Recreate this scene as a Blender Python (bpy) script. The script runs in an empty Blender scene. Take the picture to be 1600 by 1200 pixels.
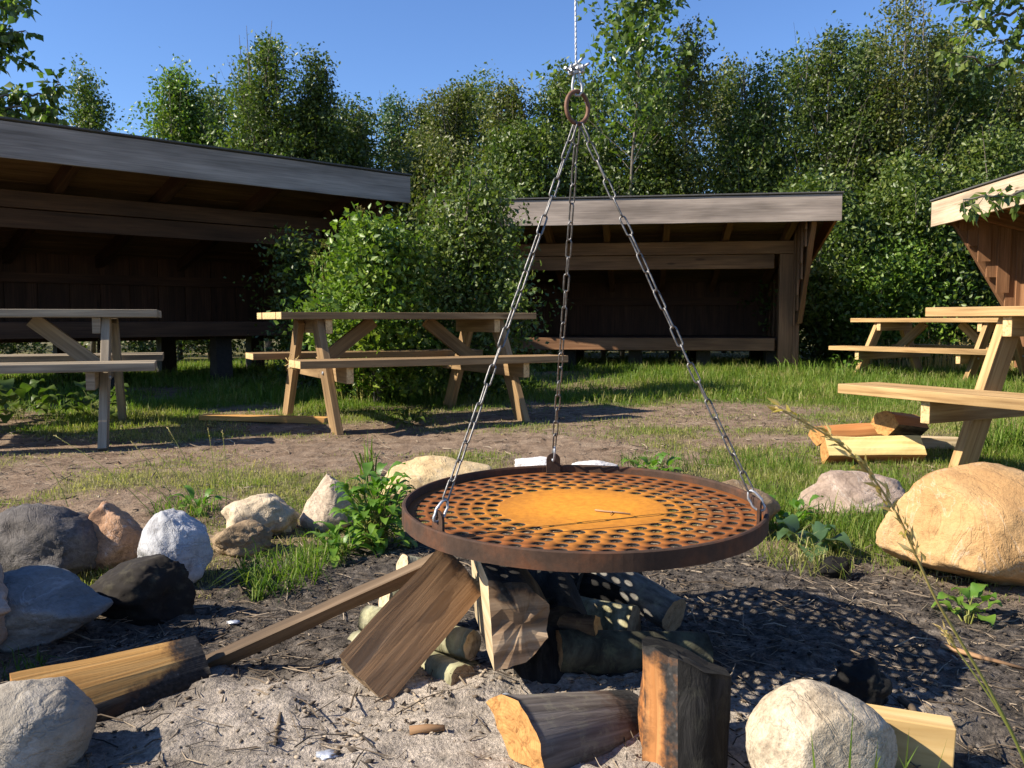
import bpy, bmesh, math, random
import numpy as np
from mathutils import Vector, Matrix, noise
V = Vector
rng = np.random.default_rng(7)
random.seed(7)
SC = bpy.context.scene
COL = SC.collection

# ------------------------------------------------------------------ camera
EYE = 0.69
F = 1340.0
PITCH = math.atan(100 / F)
CP, SP = math.cos(PITCH), math.sin(PITCH)
cam = bpy.data.cameras.new('camera')
cam.sensor_width = 36
cam.lens = F / 1600 * 36
cam.clip_start = 0.05
cam.clip_end = 2000
cam.dof.use_dof = True
cam.dof.focus_distance = 1.9
cam.dof.aperture_fstop = 26
cam_ob = bpy.data.objects.new('camera', cam)
cam_ob.location = (0, 0, EYE)
cam_ob.rotation_euler = (math.pi / 2 - PITCH, 0, 0)
COL.objects.link(cam_ob)
SC.camera = cam_ob

def ray(px, py):
    u, v = (px - 800) / F, (600 - py) / F
    return V((u, CP + v * SP, -SP + v * CP))
def at(px, py, Y):
    """world point at distance Y in front of the camera seen towards (px,py)"""
    d = ray(px, py)
    return V((0, 0, EYE)) + d * (Y / d.y)
def gnd(px, py, z=0.0):
    d = ray(px, py)
    return V((0, 0, EYE)) + d * ((z - EYE) / d.z)

# ------------------------------------------------------------------ light
SUN = V((1.30, 0.35, -1.0)).normalized()
sun = bpy.data.lights.new('sun', 'SUN')
sun.energy = 4.8
sun.angle = math.radians(0.53)
sun.color = (1.0, 0.91, 0.77)
sun_ob = bpy.data.objects.new('sun', sun)
sun_ob.rotation_euler = (-SUN).to_track_quat('Z', 'Y').to_euler()
sun_ob.location = (-20, -8, 16)
COL.objects.link(sun_ob)
world = bpy.data.worlds.new('World')
SC.world = world
world.use_nodes = True
wn = world.node_tree
sky = wn.nodes.new('ShaderNodeTexSky')
sky.sky_type = 'NISHITA'
sky.sun_disc = False
sky.sun_elevation = math.asin(-SUN.z)
sky.sun_rotation = math.atan2(-SUN.x, -SUN.y)
sky.altitude = 50
sky.air_density = 1.0
sky.dust_density = 0.0
sky.ozone_density = 6.0
bg = wn.nodes['Background']
bg.inputs[1].default_value = 0.088
hs = wn.nodes.new('ShaderNodeHueSaturation'); hs.inputs['Saturation'].default_value = 1.07; hs.inputs['Hue'].default_value = .508
wn.links.new(sky.outputs[0], hs.inputs['Color']); wn.links.new(hs.outputs[0], bg.inputs[0])
SC.view_settings.view_transform = 'Standard'
SC.view_settings.look = 'None'
SC.view_settings.exposure = 1.12
SC.view_settings.gamma = 1
SC.cycles.max_bounces = 6
SC.cycles.transparent_max_bounces = 4

# ------------------------------------------------------------------ numpy value noise
_P = rng.random((512, 512)).astype(np.float64)
def vnoise2(x, y, s=0):
    x = np.asarray(x, float) + 101.3 * s; y = np.asarray(y, float) + 57.7 * s
    xi = np.floor(x).astype(int); yi = np.floor(y).astype(int)
    fx = x - xi; fy = y - yi
    fx = fx * fx * (3 - 2 * fx); fy = fy * fy * (3 - 2 * fy)
    a = _P[xi % 512, yi % 512]; b = _P[(xi + 1) % 512, yi % 512]
    c = _P[xi % 512, (yi + 1) % 512]; d = _P[(xi + 1) % 512, (yi + 1) % 512]
    return (a * (1 - fx) + b * fx) * (1 - fy) + (c * (1 - fx) + d * fx) * fy - .5
def fbm2(x, y, o=4, s=0):
    t = 0; a = 1.0; f = 1.0
    for i in range(o):
        t = t + a * vnoise2(np.asarray(x) * f, np.asarray(y) * f, s + i); a *= .5; f *= 2.03
    return t
def sstep(a, b, x):
    t = np.clip((x - a) / (b - a), 0, 1)
    return t * t * (3 - 2 * t)

# ------------------------------------------------------------------ materials
def newmat(name):
    m = bpy.data.materials.new(name)
    m.use_nodes = True
    nt = m.node_tree
    b = nt.nodes['Principled BSDF']
    return m, nt, b
def N(nt, t, **k):
    n = nt.nodes.new(t)
    for a, v in k.items():
        if a.startswith('i_'):
            n.inputs[a[2:].replace('_', ' ')].default_value = v
        else:
            setattr(n, a, v)
    return n
def ramp(nt, stops, fac=None):
    r = nt.nodes.new('ShaderNodeValToRGB')
    e = r.color_ramp.elements
    while len(e) < len(stops): e.new(.5)
    for i, (p, c) in enumerate(stops):
        e[i].position = p
        e[i].color = (c if len(c) == 4 else (*c, 1))
    if fac is not None: nt.links.new(fac, r.inputs[0])
    return r
def mixc(nt, fac, a, b, mode='MIX'):
    m = nt.nodes.new('ShaderNodeMix'); m.data_type = 'RGBA'; m.blend_type = mode
    for s, v in ((0, fac), (6, a), (7, b)):
        if isinstance(v, (int, float)): m.inputs[s].default_value = v
        elif isinstance(v, tuple): m.inputs[s].default_value = (*v, 1)
        else: nt.links.new(v, m.inputs[s])
    return m.outputs[2]
def math_(nt, op, a, b=None):
    m = nt.nodes.new('ShaderNodeMath'); m.operation = op
    for s, v in ((0, a), (1, b)):
        if v is None: continue
        if isinstance(v, (int, float)): m.inputs[s].default_value = v
        else: nt.links.new(v, m.inputs[s])
    return m.outputs[0]
def bumpn(nt, b, h, strength, dist=.01):
    n = nt.nodes.new('ShaderNodeBump'); n.inputs['Strength'].default_value = strength
    n.inputs['Distance'].default_value = dist
    nt.links.new(h, n.inputs['Height']); nt.links.new(n.outputs[0], b.inputs['Normal'])
def noisen(nt, vec, scale, detail=5, rough=.55, distort=0.0):
    n = N(nt, 'ShaderNodeTexNoise'); n.inputs['Scale'].default_value = scale
    n.inputs['Detail'].default_value = detail; n.inputs['Roughness'].default_value = rough
    n.inputs['Distortion'].default_value = distort
    if vec is not None: nt.links.new(vec, n.inputs['Vector'])
    return n.outputs['Fac']
def mapped(nt, src, scale):
    m = nt.nodes.new('ShaderNodeMapping'); m.inputs['Scale'].default_value = scale
    nt.links.new(src, m.inputs['Vector']); return m.outputs[0]

def charmix(nt, col, obj):
    a = N(nt, 'ShaderNodeAttribute', attribute_name='char')
    n = noisen(nt, obj, 45, 5, .65)
    f = math_(nt, 'ADD', a.outputs['Fac'], math_(nt, 'MULTIPLY', math_(nt, 'SUBTRACT', n, .5), .9))
    r = ramp(nt, [(.38, (0, 0, 0)), (.62, (1, 1, 1))], f)
    r2 = ramp(nt, [(.2, (0, 0, 0)), (.5, (1, 1, 1))], f)
    col = mixc(nt, r2.outputs[0], col, mixc(nt, .75, col, (.07, .03, .012)))
    n2 = noisen(nt, obj, 130, 4)
    black = ramp(nt, [(.3, (.010, .009, .008)), (.62, (.03, .027, .025)), (.8, (.10, .095, .09))], n2)
    return mixc(nt, r.outputs[0], col, black.outputs[0])

def wood_mat(name, cols, rough=.75, bump=.35, char=False, knots=True, grain=45):
    m, nt, b = newmat(name)
    uv = N(nt, 'ShaderNodeUVMap').outputs[0]
    tc = N(nt, 'ShaderNodeTexCoord').outputs['Object']
    g = noisen(nt, mapped(nt, uv, (2.0, grain, 1)), 1, 6, .6, .4)
    r = ramp(nt, [(.28, cols[0]), (.5, cols[1]), (.72, cols[2])], g)
    big = noisen(nt, mapped(nt, uv, (1.1, 7, 1)), 1, 3)
    rb = ramp(nt, [(.3, (.55, .54, .53)), (.65, (1.14, 1.14, 1.14))], big)
    c = mixc(nt, 1.0, r.outputs[0], rb.outputs[0], 'MULTIPLY')
    if knots:
        vo = N(nt, 'ShaderNodeTexVoronoi'); vo.inputs['Scale'].default_value = 1
        nt.links.new(mapped(nt, uv, (1.3, 5.5, 1)), vo.inputs['Vector'])
        k = ramp(nt, [(.055, (1, 1, 1)), (.10, (0, 0, 0))], vo.outputs['Distance'])
        c = mixc(nt, math_(nt, 'MULTIPLY', k.outputs[0], .75), c, (cols[0][0] * .35, cols[0][1] * .3, cols[0][2] * .28))
    if char: c = charmix(nt, c, tc)
    nt.links.new(c, b.inputs['Base Color'])
    b.inputs['Roughness'].default_value = rough
    b.inputs['Specular IOR Level'].default_value = .3
    bumpn(nt, b, g, bump, .004)
    return m
def end_mat(name, c1, c2, char=False):
    m, nt, b = newmat(name)
    uv = N(nt, 'ShaderNodeUVMap').outputs[0]
    tc = N(nt, 'ShaderNodeTexCoord').outputs['Object']
    w = N(nt, 'ShaderNodeTexWave', wave_type='RINGS', rings_direction='SPHERICAL')
    w.inputs['Scale'].default_value = 62; w.inputs['Distortion'].default_value = 3.5; w.inputs['Detail'].default_value = 3
    nt.links.new(uv, w.inputs['Vector'])
    r = ramp(nt, [(-.0, tuple(.35 * p + .65 * q for p, q in zip(c1, c2))), (1, c2)], w.outputs['Fac'])
    n = noisen(nt, uv, 26, 6, .7, 1.5)
    rb = ramp(nt, [(.36, (.40, .34, .30)), (.46, (.85, .82, .8)), (.62, (1.08, 1.08, 1.08))], n)
    c = mixc(nt, 1.0, r.outputs[0], rb.outputs[0], 'MULTIPLY')
    if char: c = charmix(nt, c, tc)
    nt.links.new(c, b.inputs['Base Color'])
    b.inputs['Roughness'].default_value = .85
    b.inputs['Specular IOR Level'].default_value = .2
    bumpn(nt, b, noisen(nt, uv, 160, 4), .5, .003)
    return m
def bark_mat(name, c1, c2, c3, ridges=(9, 34), char=True, bump=.8):
    m, nt, b = newmat(name)
    uv = N(nt, 'ShaderNodeUVMap').outputs[0]
    tc = N(nt, 'ShaderNodeTexCoord').outputs['Object']
    g = noisen(nt, mapped(nt, uv, (*ridges, 1)), 1, 6, .65, .6)
    r = ramp(nt, [(.32, c1), (.5, c2), (.7, c3)], g)
    l = noisen(nt, tc, 30, 5, .7)
    rl = ramp(nt, [(.52, (0, 0, 0)), (.66, (1, 1, 1))], l)
    c = mixc(nt, math_(nt, 'MULTIPLY', rl.outputs[0], .55), r.outputs[0], (c3[0] * 1.1, c3[1] * 1.15, c3[2] * .9))
    if char: c = charmix(nt, c, tc)
    nt.links.new(c, b.inputs['Base Color'])
    b.inputs['Roughness'].default_value = .9
    b.inputs['Specular IOR Level'].default_value = .25
    bumpn(nt, b, g, bump, .006)
    return m
def rock_mat(name, c1, c2, c3, patch=(.75, .74, .72), patch_amt=.25, speck=.35, scale=5, rough=.8):
    m, nt, b = newmat(name)
    tc = N(nt, 'ShaderNodeTexCoord').outputs['Object']
    n = noisen(nt, tc, scale, 7, .62, .5)
    r = ramp(nt, [(.3, c1), (.5, c2), (.7, c3)], n)
    n2 = noisen(nt, tc, 95, 5, .7)
    rs = ramp(nt, [(.3, (1 - speck,) * 3), (.55, (1, 1, 1)), (.75, (1 + speck * .5,) * 3)], n2)
    c = mixc(nt, 1.0, r.outputs[0], rs.outputs[0], 'MULTIPLY')
    n3 = noisen(nt, tc, 7.5, 6, .72, 1.2)
    rp = ramp(nt, [(.60, (0, 0, 0)), (.70, (1, 1, 1))], n3)
    c = mixc(nt, math_(nt, 'MULTIPLY', rp.outputs[0], patch_amt), c, patch)
    n4 = noisen(nt, tc, 14, 5, .7, .4)
    rd = ramp(nt, [(.33, (.55, .52, .5)), (.45, (1, 1, 1))], n4)
    c = mixc(nt, .85, c, mixc(nt, 1.0, c, rd.outputs[0], 'MULTIPLY'))
    n5 = noisen(nt, tc, 3.4, 5, .6, 1.6)
    vein = ramp(nt, [(0, (1, 1, 1)), (.014, (0, 0, 0))], math_(nt, 'ABSOLUTE', math_(nt, 'SUBTRACT', n5, .47)))
    n6 = noisen(nt, tc, 2.6, 5, .6, 2.2)
    vein2 = ramp(nt, [(0, (1, 1, 1)), (.010, (0, 0, 0))], math_(nt, 'ABSOLUTE', math_(nt, 'SUBTRACT', n6, .55)))
    c = mixc(nt, math_(nt, 'MULTIPLY', vein.outputs[0], .20), c, tuple(v * .45 for v in c1))
    c = mixc(nt, math_(nt, 'MULTIPLY', vein2.outputs[0], .22), c, patch)
    nt.links.new(c, b.inputs['Base Color'])
    b.inputs['Roughness'].default_value = rough
    b.inputs['Specular IOR Level'].default_value = .35
    h = math_(nt, 'ADD', math_(nt, 'MULTIPLY', n4, 2.0), math_(nt, 'ADD', n2, math_(nt, 'MULTIPLY', noisen(nt, tc, 300, 3), .4)))
    bumpn(nt, b, math_(nt, 'SUBTRACT', h, math_(nt, 'MULTIPLY', vein.outputs[0], .45)), .55, .006)
    return m
def leaf_mat(name, cols, trans=.30, rough=.45, spec=.45):
    m, nt, b = newmat(name)
    a = N(nt, 'ShaderNodeAttribute', attribute_name='rnd')
    k = len(cols)
    r = ramp(nt, [(i / (k - 1), c) for i, c in enumerate(cols)], a.outputs['Fac'])
    nt.links.new(r.outputs[0], b.inputs['Base Color'])
    b.inputs['Roughness'].default_value = rough
    b.inputs['Specular IOR Level'].default_value = spec
    t = N(nt, 'ShaderNodeBsdfTranslucent')
    tcx = mixc(nt, 1.0, r.outputs[0], (1.25, 1.5, .55), 'MULTIPLY')
    nt.links.new(tcx, t.inputs[0])
    mx = N(nt, 'ShaderNodeMixShader'); mx.inputs[0].default_value = trans
    nt.links.new(b.outputs[0], mx.inputs[1]); nt.links.new(t.outputs[0], mx.inputs[2])
    nt.links.new(mx.outputs[0], nt.nodes['Material Output'].inputs[0])
    return m
def plain_mat(name, c1, c2, scale=40, rough=.6, metal=0.0, bump=.2):
    m, nt, b = newmat(name)
    tc = N(nt, 'ShaderNodeTexCoord').outputs['Object']
    n = noisen(nt, tc, scale, 6, .65)
    r = ramp(nt, [(.3, c1), (.7, c2)], n)
    nt.links.new(r.outputs[0], b.inputs['Base Color'])
    b.inputs['Roughness'].default_value = rough
    b.inputs['Metallic'].default_value = metal
    bumpn(nt, b, n, bump, .003)
    return m

M = {}
M['table_gold'] = wood_mat('table_wood_golden', [(.23, .125, .045), (.40, .25, .105), (.52, .35, .16)])
M['table_grey'] = wood_mat('table_wood_weathered', [(.17, .13, .085), (.28, .225, .155), (.39, .32, .22)])
M['table_mid'] = wood_mat('table_wood_brown', [(.16, .095, .042), (.27, .17, .08), (.38, .25, .12)])
M['end_gold'] = end_mat('cut_board_end', (.50, .34, .16), (.62, .44, .22))
M['fascia'] = wood_mat('fascia_weathered_board', [(.20, .16, .13), (.295, .24, .20), (.37, .305, .25)], grain=75)
M['fascia_silver'] = wood_mat('fascia_silvery_board', [(.20, .17, .145), (.285, .242, .208), (.345, .297, .257)], grain=75)
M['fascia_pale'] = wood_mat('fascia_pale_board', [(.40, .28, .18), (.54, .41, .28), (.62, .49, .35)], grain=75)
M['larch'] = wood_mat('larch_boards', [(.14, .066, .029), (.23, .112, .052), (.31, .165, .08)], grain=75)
M['larch_shaded'] = wood_mat('larch_shaded_boards', [(.045, .020, .009), (.075, .036, .017), (.105, .053, .026)], grain=75)  # same larch, darkened to paint in the left shelter's deeper shade
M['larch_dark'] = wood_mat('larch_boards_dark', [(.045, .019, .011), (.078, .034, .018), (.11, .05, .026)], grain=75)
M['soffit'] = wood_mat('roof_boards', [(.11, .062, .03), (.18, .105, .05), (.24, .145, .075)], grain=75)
M['felt'] = plain_mat('roofing_felt', (.045, .043, .042), (.11, .105, .10), 90, .95)
M['pier'] = plain_mat('pier_block', (.018, .014, .011), (.04, .033, .027), 30, .9)
M['log_face'] = wood_mat('split_face_brown', [(.16, .088, .042), (.29, .165, .08), (.40, .245, .13)], char=True, knots=False, grain=55, bump=.6)
M['log_gold'] = wood_mat('split_face_golden', [(.33, .155, .04), (.53, .28, .08), (.65, .40, .15)], char=True, knots=False, grain=55, bump=.6)
M['log_pale'] = wood_mat('split_face_pale', [(.42, .30, .16), (.58, .45, .27), (.70, .57, .38)], char=True, knots=False, grain=55, bump=.6)
M['log_orange'] = wood_mat('split_face_orange', [(.32, .12, .035), (.48, .20, .06), (.58, .28, .10)], char=True, knots=False, grain=55, bump=.6)
M['end_orange'] = end_mat('cut_end_orange', (.34, .16, .045), (.47, .25, .085), True)
M['end_brown'] = end_mat('cut_end_brown', (.18, .12, .07), (.28, .20, .12), True)
M['end_pale'] = end_mat('cut_end_pale', (.48, .36, .21), (.60, .47, .30), True)
M['bark_birch'] = bark_mat('bark_green_grey', (.10, .09, .05), (.25, .235, .14), (.42, .39, .27), (34, 9))
M['bark_dark'] = bark_mat('bark_dark', (.02, .014, .01), (.07, .05, .033), (.16, .12, .08), (7, 40))
M['bark_tree'] = bark_mat('bark_tree', (.05, .04, .03), (.12, .10, .08), (.22, .20, .17), (7, 30), False)
M['charcoal'] = bark_mat('charcoal', (.004, .0036, .0032), (.009, .0083, .0077), (.03, .028, .026), (10, 40), False, 1.0)
M['ash_flake'] = plain_mat('foil_scrap', (.30, .32, .36), (.62, .64, .68), 60, .35, .4)

M['leaf_dark'] = leaf_mat('leaf_dark_green', [(0.024, 0.045, 0.010), (0.056, 0.087, 0.017), (0.095, 0.127, 0.023), (0.144, 0.168, 0.031)])
M['leaf_mid'] = leaf_mat('leaf_mid_green', [(0.032, 0.063, 0.012), (0.070, 0.112, 0.021), (0.118, 0.158, 0.029), (0.182, 0.198, 0.048)])
M['leaf_olive'] = leaf_mat('leaf_olive', [(0.045, 0.063, 0.013), (0.085, 0.108, 0.023), (0.130, 0.141, 0.032), (0.200, 0.176, 0.052)])
M['leaf_blue'] = leaf_mat('leaf_blue_green', [(0.029, 0.061, 0.027), (0.058, 0.108, 0.043), (0.087, 0.140, 0.057), (0.135, 0.187, 0.076)])
M['leaf_bright'] = leaf_mat('leaf_bright_green', [(0.053, 0.109, 0.014), (0.095, 0.175, 0.022), (0.148, 0.229, 0.029), (0.232, 0.295, 0.044)])
M['leaf_fresh'] = leaf_mat('leaf_fresh_green', [(.05, .10, .013), (.10, .17, .022), (.16, .235, .03), (.25, .30, .045)])
M['leaf_poplar'] = leaf_mat('leaf_poplar', [(0.039, 0.078, 0.014), (0.078, 0.126, 0.022), (0.130, 0.180, 0.035), (0.221, 0.264, 0.075)], .4, .35, .55)
M['leaf_weed'] = leaf_mat('leaf_weed', [(.055, .125, .014), (.10, .20, .022), (.16, .26, .035), (.22, .31, .05)], .35, .45)
M['grass'] = leaf_mat('grass_blades', [(.05, .10, .012), (.10, .17, .02), (.155, .22, .03), (.25, .25, .07), (.40, .33, .17)], .4, .55, .3)
M['straw'] = leaf_mat('straw', [(0.390, 0.276, 0.100), (0.546, 0.396, 0.160), (0.676, 0.492, 0.220), (0.754, 0.564, 0.280)], .3, .6, .2)
M['stem_green'] = leaf_mat('green_stem', [(0.130, 0.168, 0.030), (0.208, 0.228, 0.050), (0.325, 0.276, 0.080), (0.429, 0.324, 0.120)], .2, .5)
M['debris'] = leaf_mat('pit_debris', [(.012, .011, .010), (.028, .025, .022), (.08, .06, .043), (.19, .145, .10), (.36, .29, .21)], .0, .9, .15)
M['flower_brown'] = leaf_mat('faded_flower', [(.14, .09, .04), (.18, .14, .05), (.16, .17, .05), (.13, .17, .04)], .2, .8, .1)

# rusty steel
def rust_mat(name, cols, dark_amt):
    m, nt, b = newmat(name)
    tc = N(nt, 'ShaderNodeTexCoord').outputs['Object']
    n = noisen(nt, tc, 9, 7, .65, .2)
    r = ramp(nt, [(.28, cols[0]), (.5, cols[1]), (.72, cols[2])], n)
    n2 = noisen(nt, tc, 70, 5, .7)
    rs = ramp(nt, [(.3, (.78, .75, .72)), (.6, (1.05, 1.05, 1.05))], n2)
    c = mixc(nt, 1.0, r.outputs[0], rs.outputs[0], 'MULTIPLY')
    if dark_amt:
        sx = N(nt, 'ShaderNodeSeparateXYZ'); nt.links.new(tc, sx.inputs[0])
        rr = math_(nt, 'SQRT', math_(nt, 'ADD', math_(nt, 'POWER', sx.outputs[0], 2.0), math_(nt, 'POWER', sx.outputs[1], 2.0)))
        n5 = noisen(nt, tc, 5, 5, .65)
        e = math_(nt, 'ADD', rr, math_(nt, 'MULTIPLY', math_(nt, 'SUBTRACT', n5, .5), .22))
        rd = ramp(nt, [(.085, (0, 0, 0)), (.18, (.5, .5, .5)), (.29, (1, 1, 1))], e)
        c = mixc(nt, math_(nt, 'MULTIPLY', rd.outputs[0], dark_amt), c, mixc(nt, n, (.07, .024, .008), (.25, .075, .014)))
    nt.links.new(c, b.inputs['Base Color'])
    b.inputs['Roughness'].default_value = .82
    b.inputs['Specular IOR Level'].default_value = .25
    bumpn(nt, b, math_(nt, 'ADD', n2, n), .25, .003)
    return m
M['rust_plate'] = rust_mat('rust_orange', [(.52, .20, .016), (.57, .228, .019), (.62, .255, .022)], .95)
M['rust_rim'] = rust_mat('rust_dark', [(.030, .020, .015), (.06, .034, .022), (.13, .05, .022)], 0)
M['soot'] = plain_mat('sooty_steel', (.012, .009, .007), (.04, .026, .018), 60, .85)
M['steel'] = plain_mat('chain_steel', (.07, .065, .06), (.25, .24, .23), 120, .5, .75, .2)
M['galv'] = plain_mat('galvanised_steel', (.30, .31, .32), (.50, .51, .53), 160, .5, .75, .2)
M['rust_ring'] = plain_mat('rusty_ring', (.10, .05, .03), (.20, .10, .06), 90, .7, .3)

# ------------------------------------------------------------------ object helpers
def tag(o, label=None, cat=None, group=None, kind=None):
    if label: o['label'] = label
    if cat: o['category'] = cat
    if group: o['group'] = group
    if kind: o['kind'] = kind
    return o
def empty(name, loc, label, cat, group=None, rz=0.0):
    o = bpy.data.objects.new(name, None)
    o.empty_display_size = .1
    COL.objects.link(o)
    o.location = loc
    o.rotation_euler = (0, 0, rz)
    return tag(o, label, cat, group)
def copy_tree(o, parent=None):
    c = o.copy(); COL.objects.link(c)
    if parent is not None: c.parent = parent
    for ch in list(o.children): copy_tree(ch, c)
    return c
def mesh_np(name, verts, faces, mats, parent=None, attrs=None, smooth=False, loc=None):
    """verts (n,3); faces list of int arrays (m,k)"""
    me = bpy.data.meshes.new(name)
    verts = np.asarray(verts, np.float32)
    if loc is not None: verts = verts - np.asarray(loc, np.float32)
    faces = [np.asarray(f, np.int32) for f in faces if len(f)]
    nl = sum(f.size for f in faces); nf = sum(len(f) for f in faces)
    me.vertices.add(len(verts)); me.vertices.foreach_set('co', verts.ravel())
    me.loops.add(nl); me.loops.foreach_set('vertex_index', np.concatenate([f.ravel() for f in faces]))
    tot = np.concatenate([np.full(len(f), f.shape[1], np.int32) for f in faces])
    st = np.concatenate([[0], np.cumsum(tot)[:-1]]).astype(np.int32)
    me.polygons.add(nf); me.polygons.foreach_set('loop_start', st); me.polygons.foreach_set('loop_total', tot)
    if smooth: me.polygons.foreach_set('use_smooth', np.ones(nf, bool))
    for k, a in (attrs or {}).items():
        at_ = me.attributes.new(k, 'FLOAT', 'POINT'); at_.data.foreach_set('value', np.asarray(a, np.float32))
    me.update(calc_edges=True); me.validate()
    for m in (mats if isinstance(mats, (list, tuple)) else [mats]): me.materials.append(m)
    o = bpy.data.objects.new(name, me); COL.objects.link(o)
    if parent is not None: o.parent = parent
    if loc is not None: o.location = loc
    return o

class MB:
    """collects beams, tubes and rings and links them as one mesh object"""
    def __init__(s): s.v = []; s.f = []; s.uv = []; s.mi = []; s.sm = []; s.ch = []
    def face(s, idx, uvs, mi=0, sm=False):
        s.f.append(idx); s.uv.append(uvs); s.mi.append(mi); s.sm.append(sm)
    def beam(s, p0, p1, w, h, up=(0, 0, 1), mi=0, emi=None, w2=None, h2=None, wob=0.0):
        p0, p1 = V(p0), V(p1); ax = p1 - p0; L = ax.length; ax.normalize(); up = V(up)
        sd = ax.cross(up)
        if sd.length < 1e-4: sd = ax.cross(V((1, 0, 0)))
        sd.normalize(); up = sd.cross(ax).normalized()
        emi = mi if emi is None else emi
        n = 1 if wob == 0 else max(2, int(L / .25))
        base = len(s.v); uo = random.uniform(0, 60); vo = random.uniform(0, 60)
        for i in range(n + 1):
            t = i / n; ww = w + ((w2 if w2 is not None else w) - w) * t; hh = h + ((h2 if h2 is not None else h) - h) * t
            for (a, b) in ((-1, -1), (1, -1), (1, 1), (-1, 1)):
                q = p0 + ax * (L * t) + sd * (a * ww / 2) + up * (b * hh / 2)
                if wob: q += V((random.uniform(-wob, wob), random.uniform(-wob, wob), random.uniform(-wob, wob)))
                s.v.append(q)
        per = [0, w, w + h, 2 * w + h, 2 * w + 2 * h]
        for i in range(n):
            u0, u1 = uo + L * i / n, uo + L * (i + 1) / n
            for k in range(4):
                k2 = (k + 1) % 4
                a, b = base + 4 * i, base + 4 * (i + 1)
                s.face([a + k, a + k2, b + k2, b + k], [(u0, vo + per[k]), (u0, vo + per[k + 1]), (u1, vo + per[k + 1]), (u1, vo + per[k])], mi)
        e = base + 4 * n; ox = random.uniform(-.03, .03)
        euv = [(-w / 2 + ox, .05), (w / 2 + ox, .05), (w / 2 + ox, .05 + h), (-w / 2 + ox, .05 + h)]
        s.face([base + 3, base + 2, base + 1, base], euv[::-1], emi)
        s.face([e, e + 1, e + 2, e + 3], euv, emi)
    def tube(s, pts, rad, n=6, mi=0, caps=True, closed=False, sm=True):
        pts = [V(p) for p in pts]; m = len(pts)
        if not hasattr(rad, '__len__'): rad = [rad] * m
        base = len(s.v); ref = None; u = random.uniform(0, 30)
        for i, p in enumerate(pts):
            if closed: d = pts[(i + 1) % m] - pts[i - 1]
            else: d = pts[min(i + 1, m - 1)] - pts[max(i - 1, 0)]
            if d.length < 1e-9: d = V((0, 0, 1))
            d.normalize()
            if ref is None:
                ref = d.cross(V((0, 0, 1)))
                if ref.length < .05: ref = d.cross(V((1, 0, 0)))
            ref = (ref - d * ref.dot(d)).normalized(); b = d.cross(ref)
            for k in range(n):
                a = 2 * math.pi * k / n
                s.v.append(p + (ref * math.cos(a) + b * math.sin(a)) * rad[i])
        segs = m if closed else m - 1
        for i in range(segs):
            j = (i + 1) % m
            u1 = u + (pts[j] - pts[i]).length
            for k in range(n):
                k2 = (k + 1) % n; r = rad[i]; c = 2 * math.pi * r / n
                s.face([base + i * n + k, base + i * n + k2, base + j * n + k2, base + j * n + k], [(u, c * k), (u, c * (k + 1)), (u1, c * (k + 1)), (u1, c * k)], mi, sm)
            u = u1
        if caps and not closed:
            s.face([base + k for k in range(n)][::-1], [(0, 0)] * n, mi)
            s.face([base + (m - 1) * n + k for k in range(n)], [(0, 0)] * n, mi)
    def prism(s, poly, depth, frame, mi=0):
        """poly 2D list, frame = (origin, ex, ey, en)"""
        o, ex, ey, en = [V(q) for q in frame]; base = len(s.v); n = len(poly)
        for d in (0, depth):
            for (x, y) in poly: s.v.append(o + ex * x + ey * y + en * d)
        s.face([base + k for k in range(n)][::-1], [p for p in poly][::-1], mi)
        s.face([base + n + k for k in range(n)], [p for p in poly], mi)
        for k in range(n):
            k2 = (k + 1) % n
            s.face([base + k, base + k2, base + n + k2, base + n + k], [(0, 0), (.05, 0), (.05, depth), (0, depth)], mi)
    def build(s, name, mats, parent=None, bevel=0, loc=None):
        me = bpy.data.meshes.new(name)
        off = V(loc) if loc is not None else V((0, 0, 0))
        me.from_pydata([tuple(q - off) for q in s.v], [], s.f)
        uvl = me.uv_layers.new(name='UVMap')
        uvl.data.foreach_set('uv', [c for f in s.uv for p in f for c in p])
        me.polygons.foreach_set('material_index', s.mi); me.polygons.foreach_set('use_smooth', s.sm)
        if s.ch:
            a = me.attributes.new('char', 'FLOAT', 'POINT'); a.data.foreach_set('value', s.ch)
        me.update()
        for m in (mats if isinstance(mats, (list, tuple)) else [mats]): me.materials.append(m)
        o = bpy.data.objects.new(name, me); COL.objects.link(o)
        if parent is not None: o.parent = parent
        if loc is not None: o.location = loc
        if bevel:
            bv = o.modifiers.new('bevel', 'BEVEL'); bv.width = bevel; bv.segments = 2; bv.limit_method = 'ANGLE'; bv.angle_limit = math.radians(50)
        return o

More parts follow.
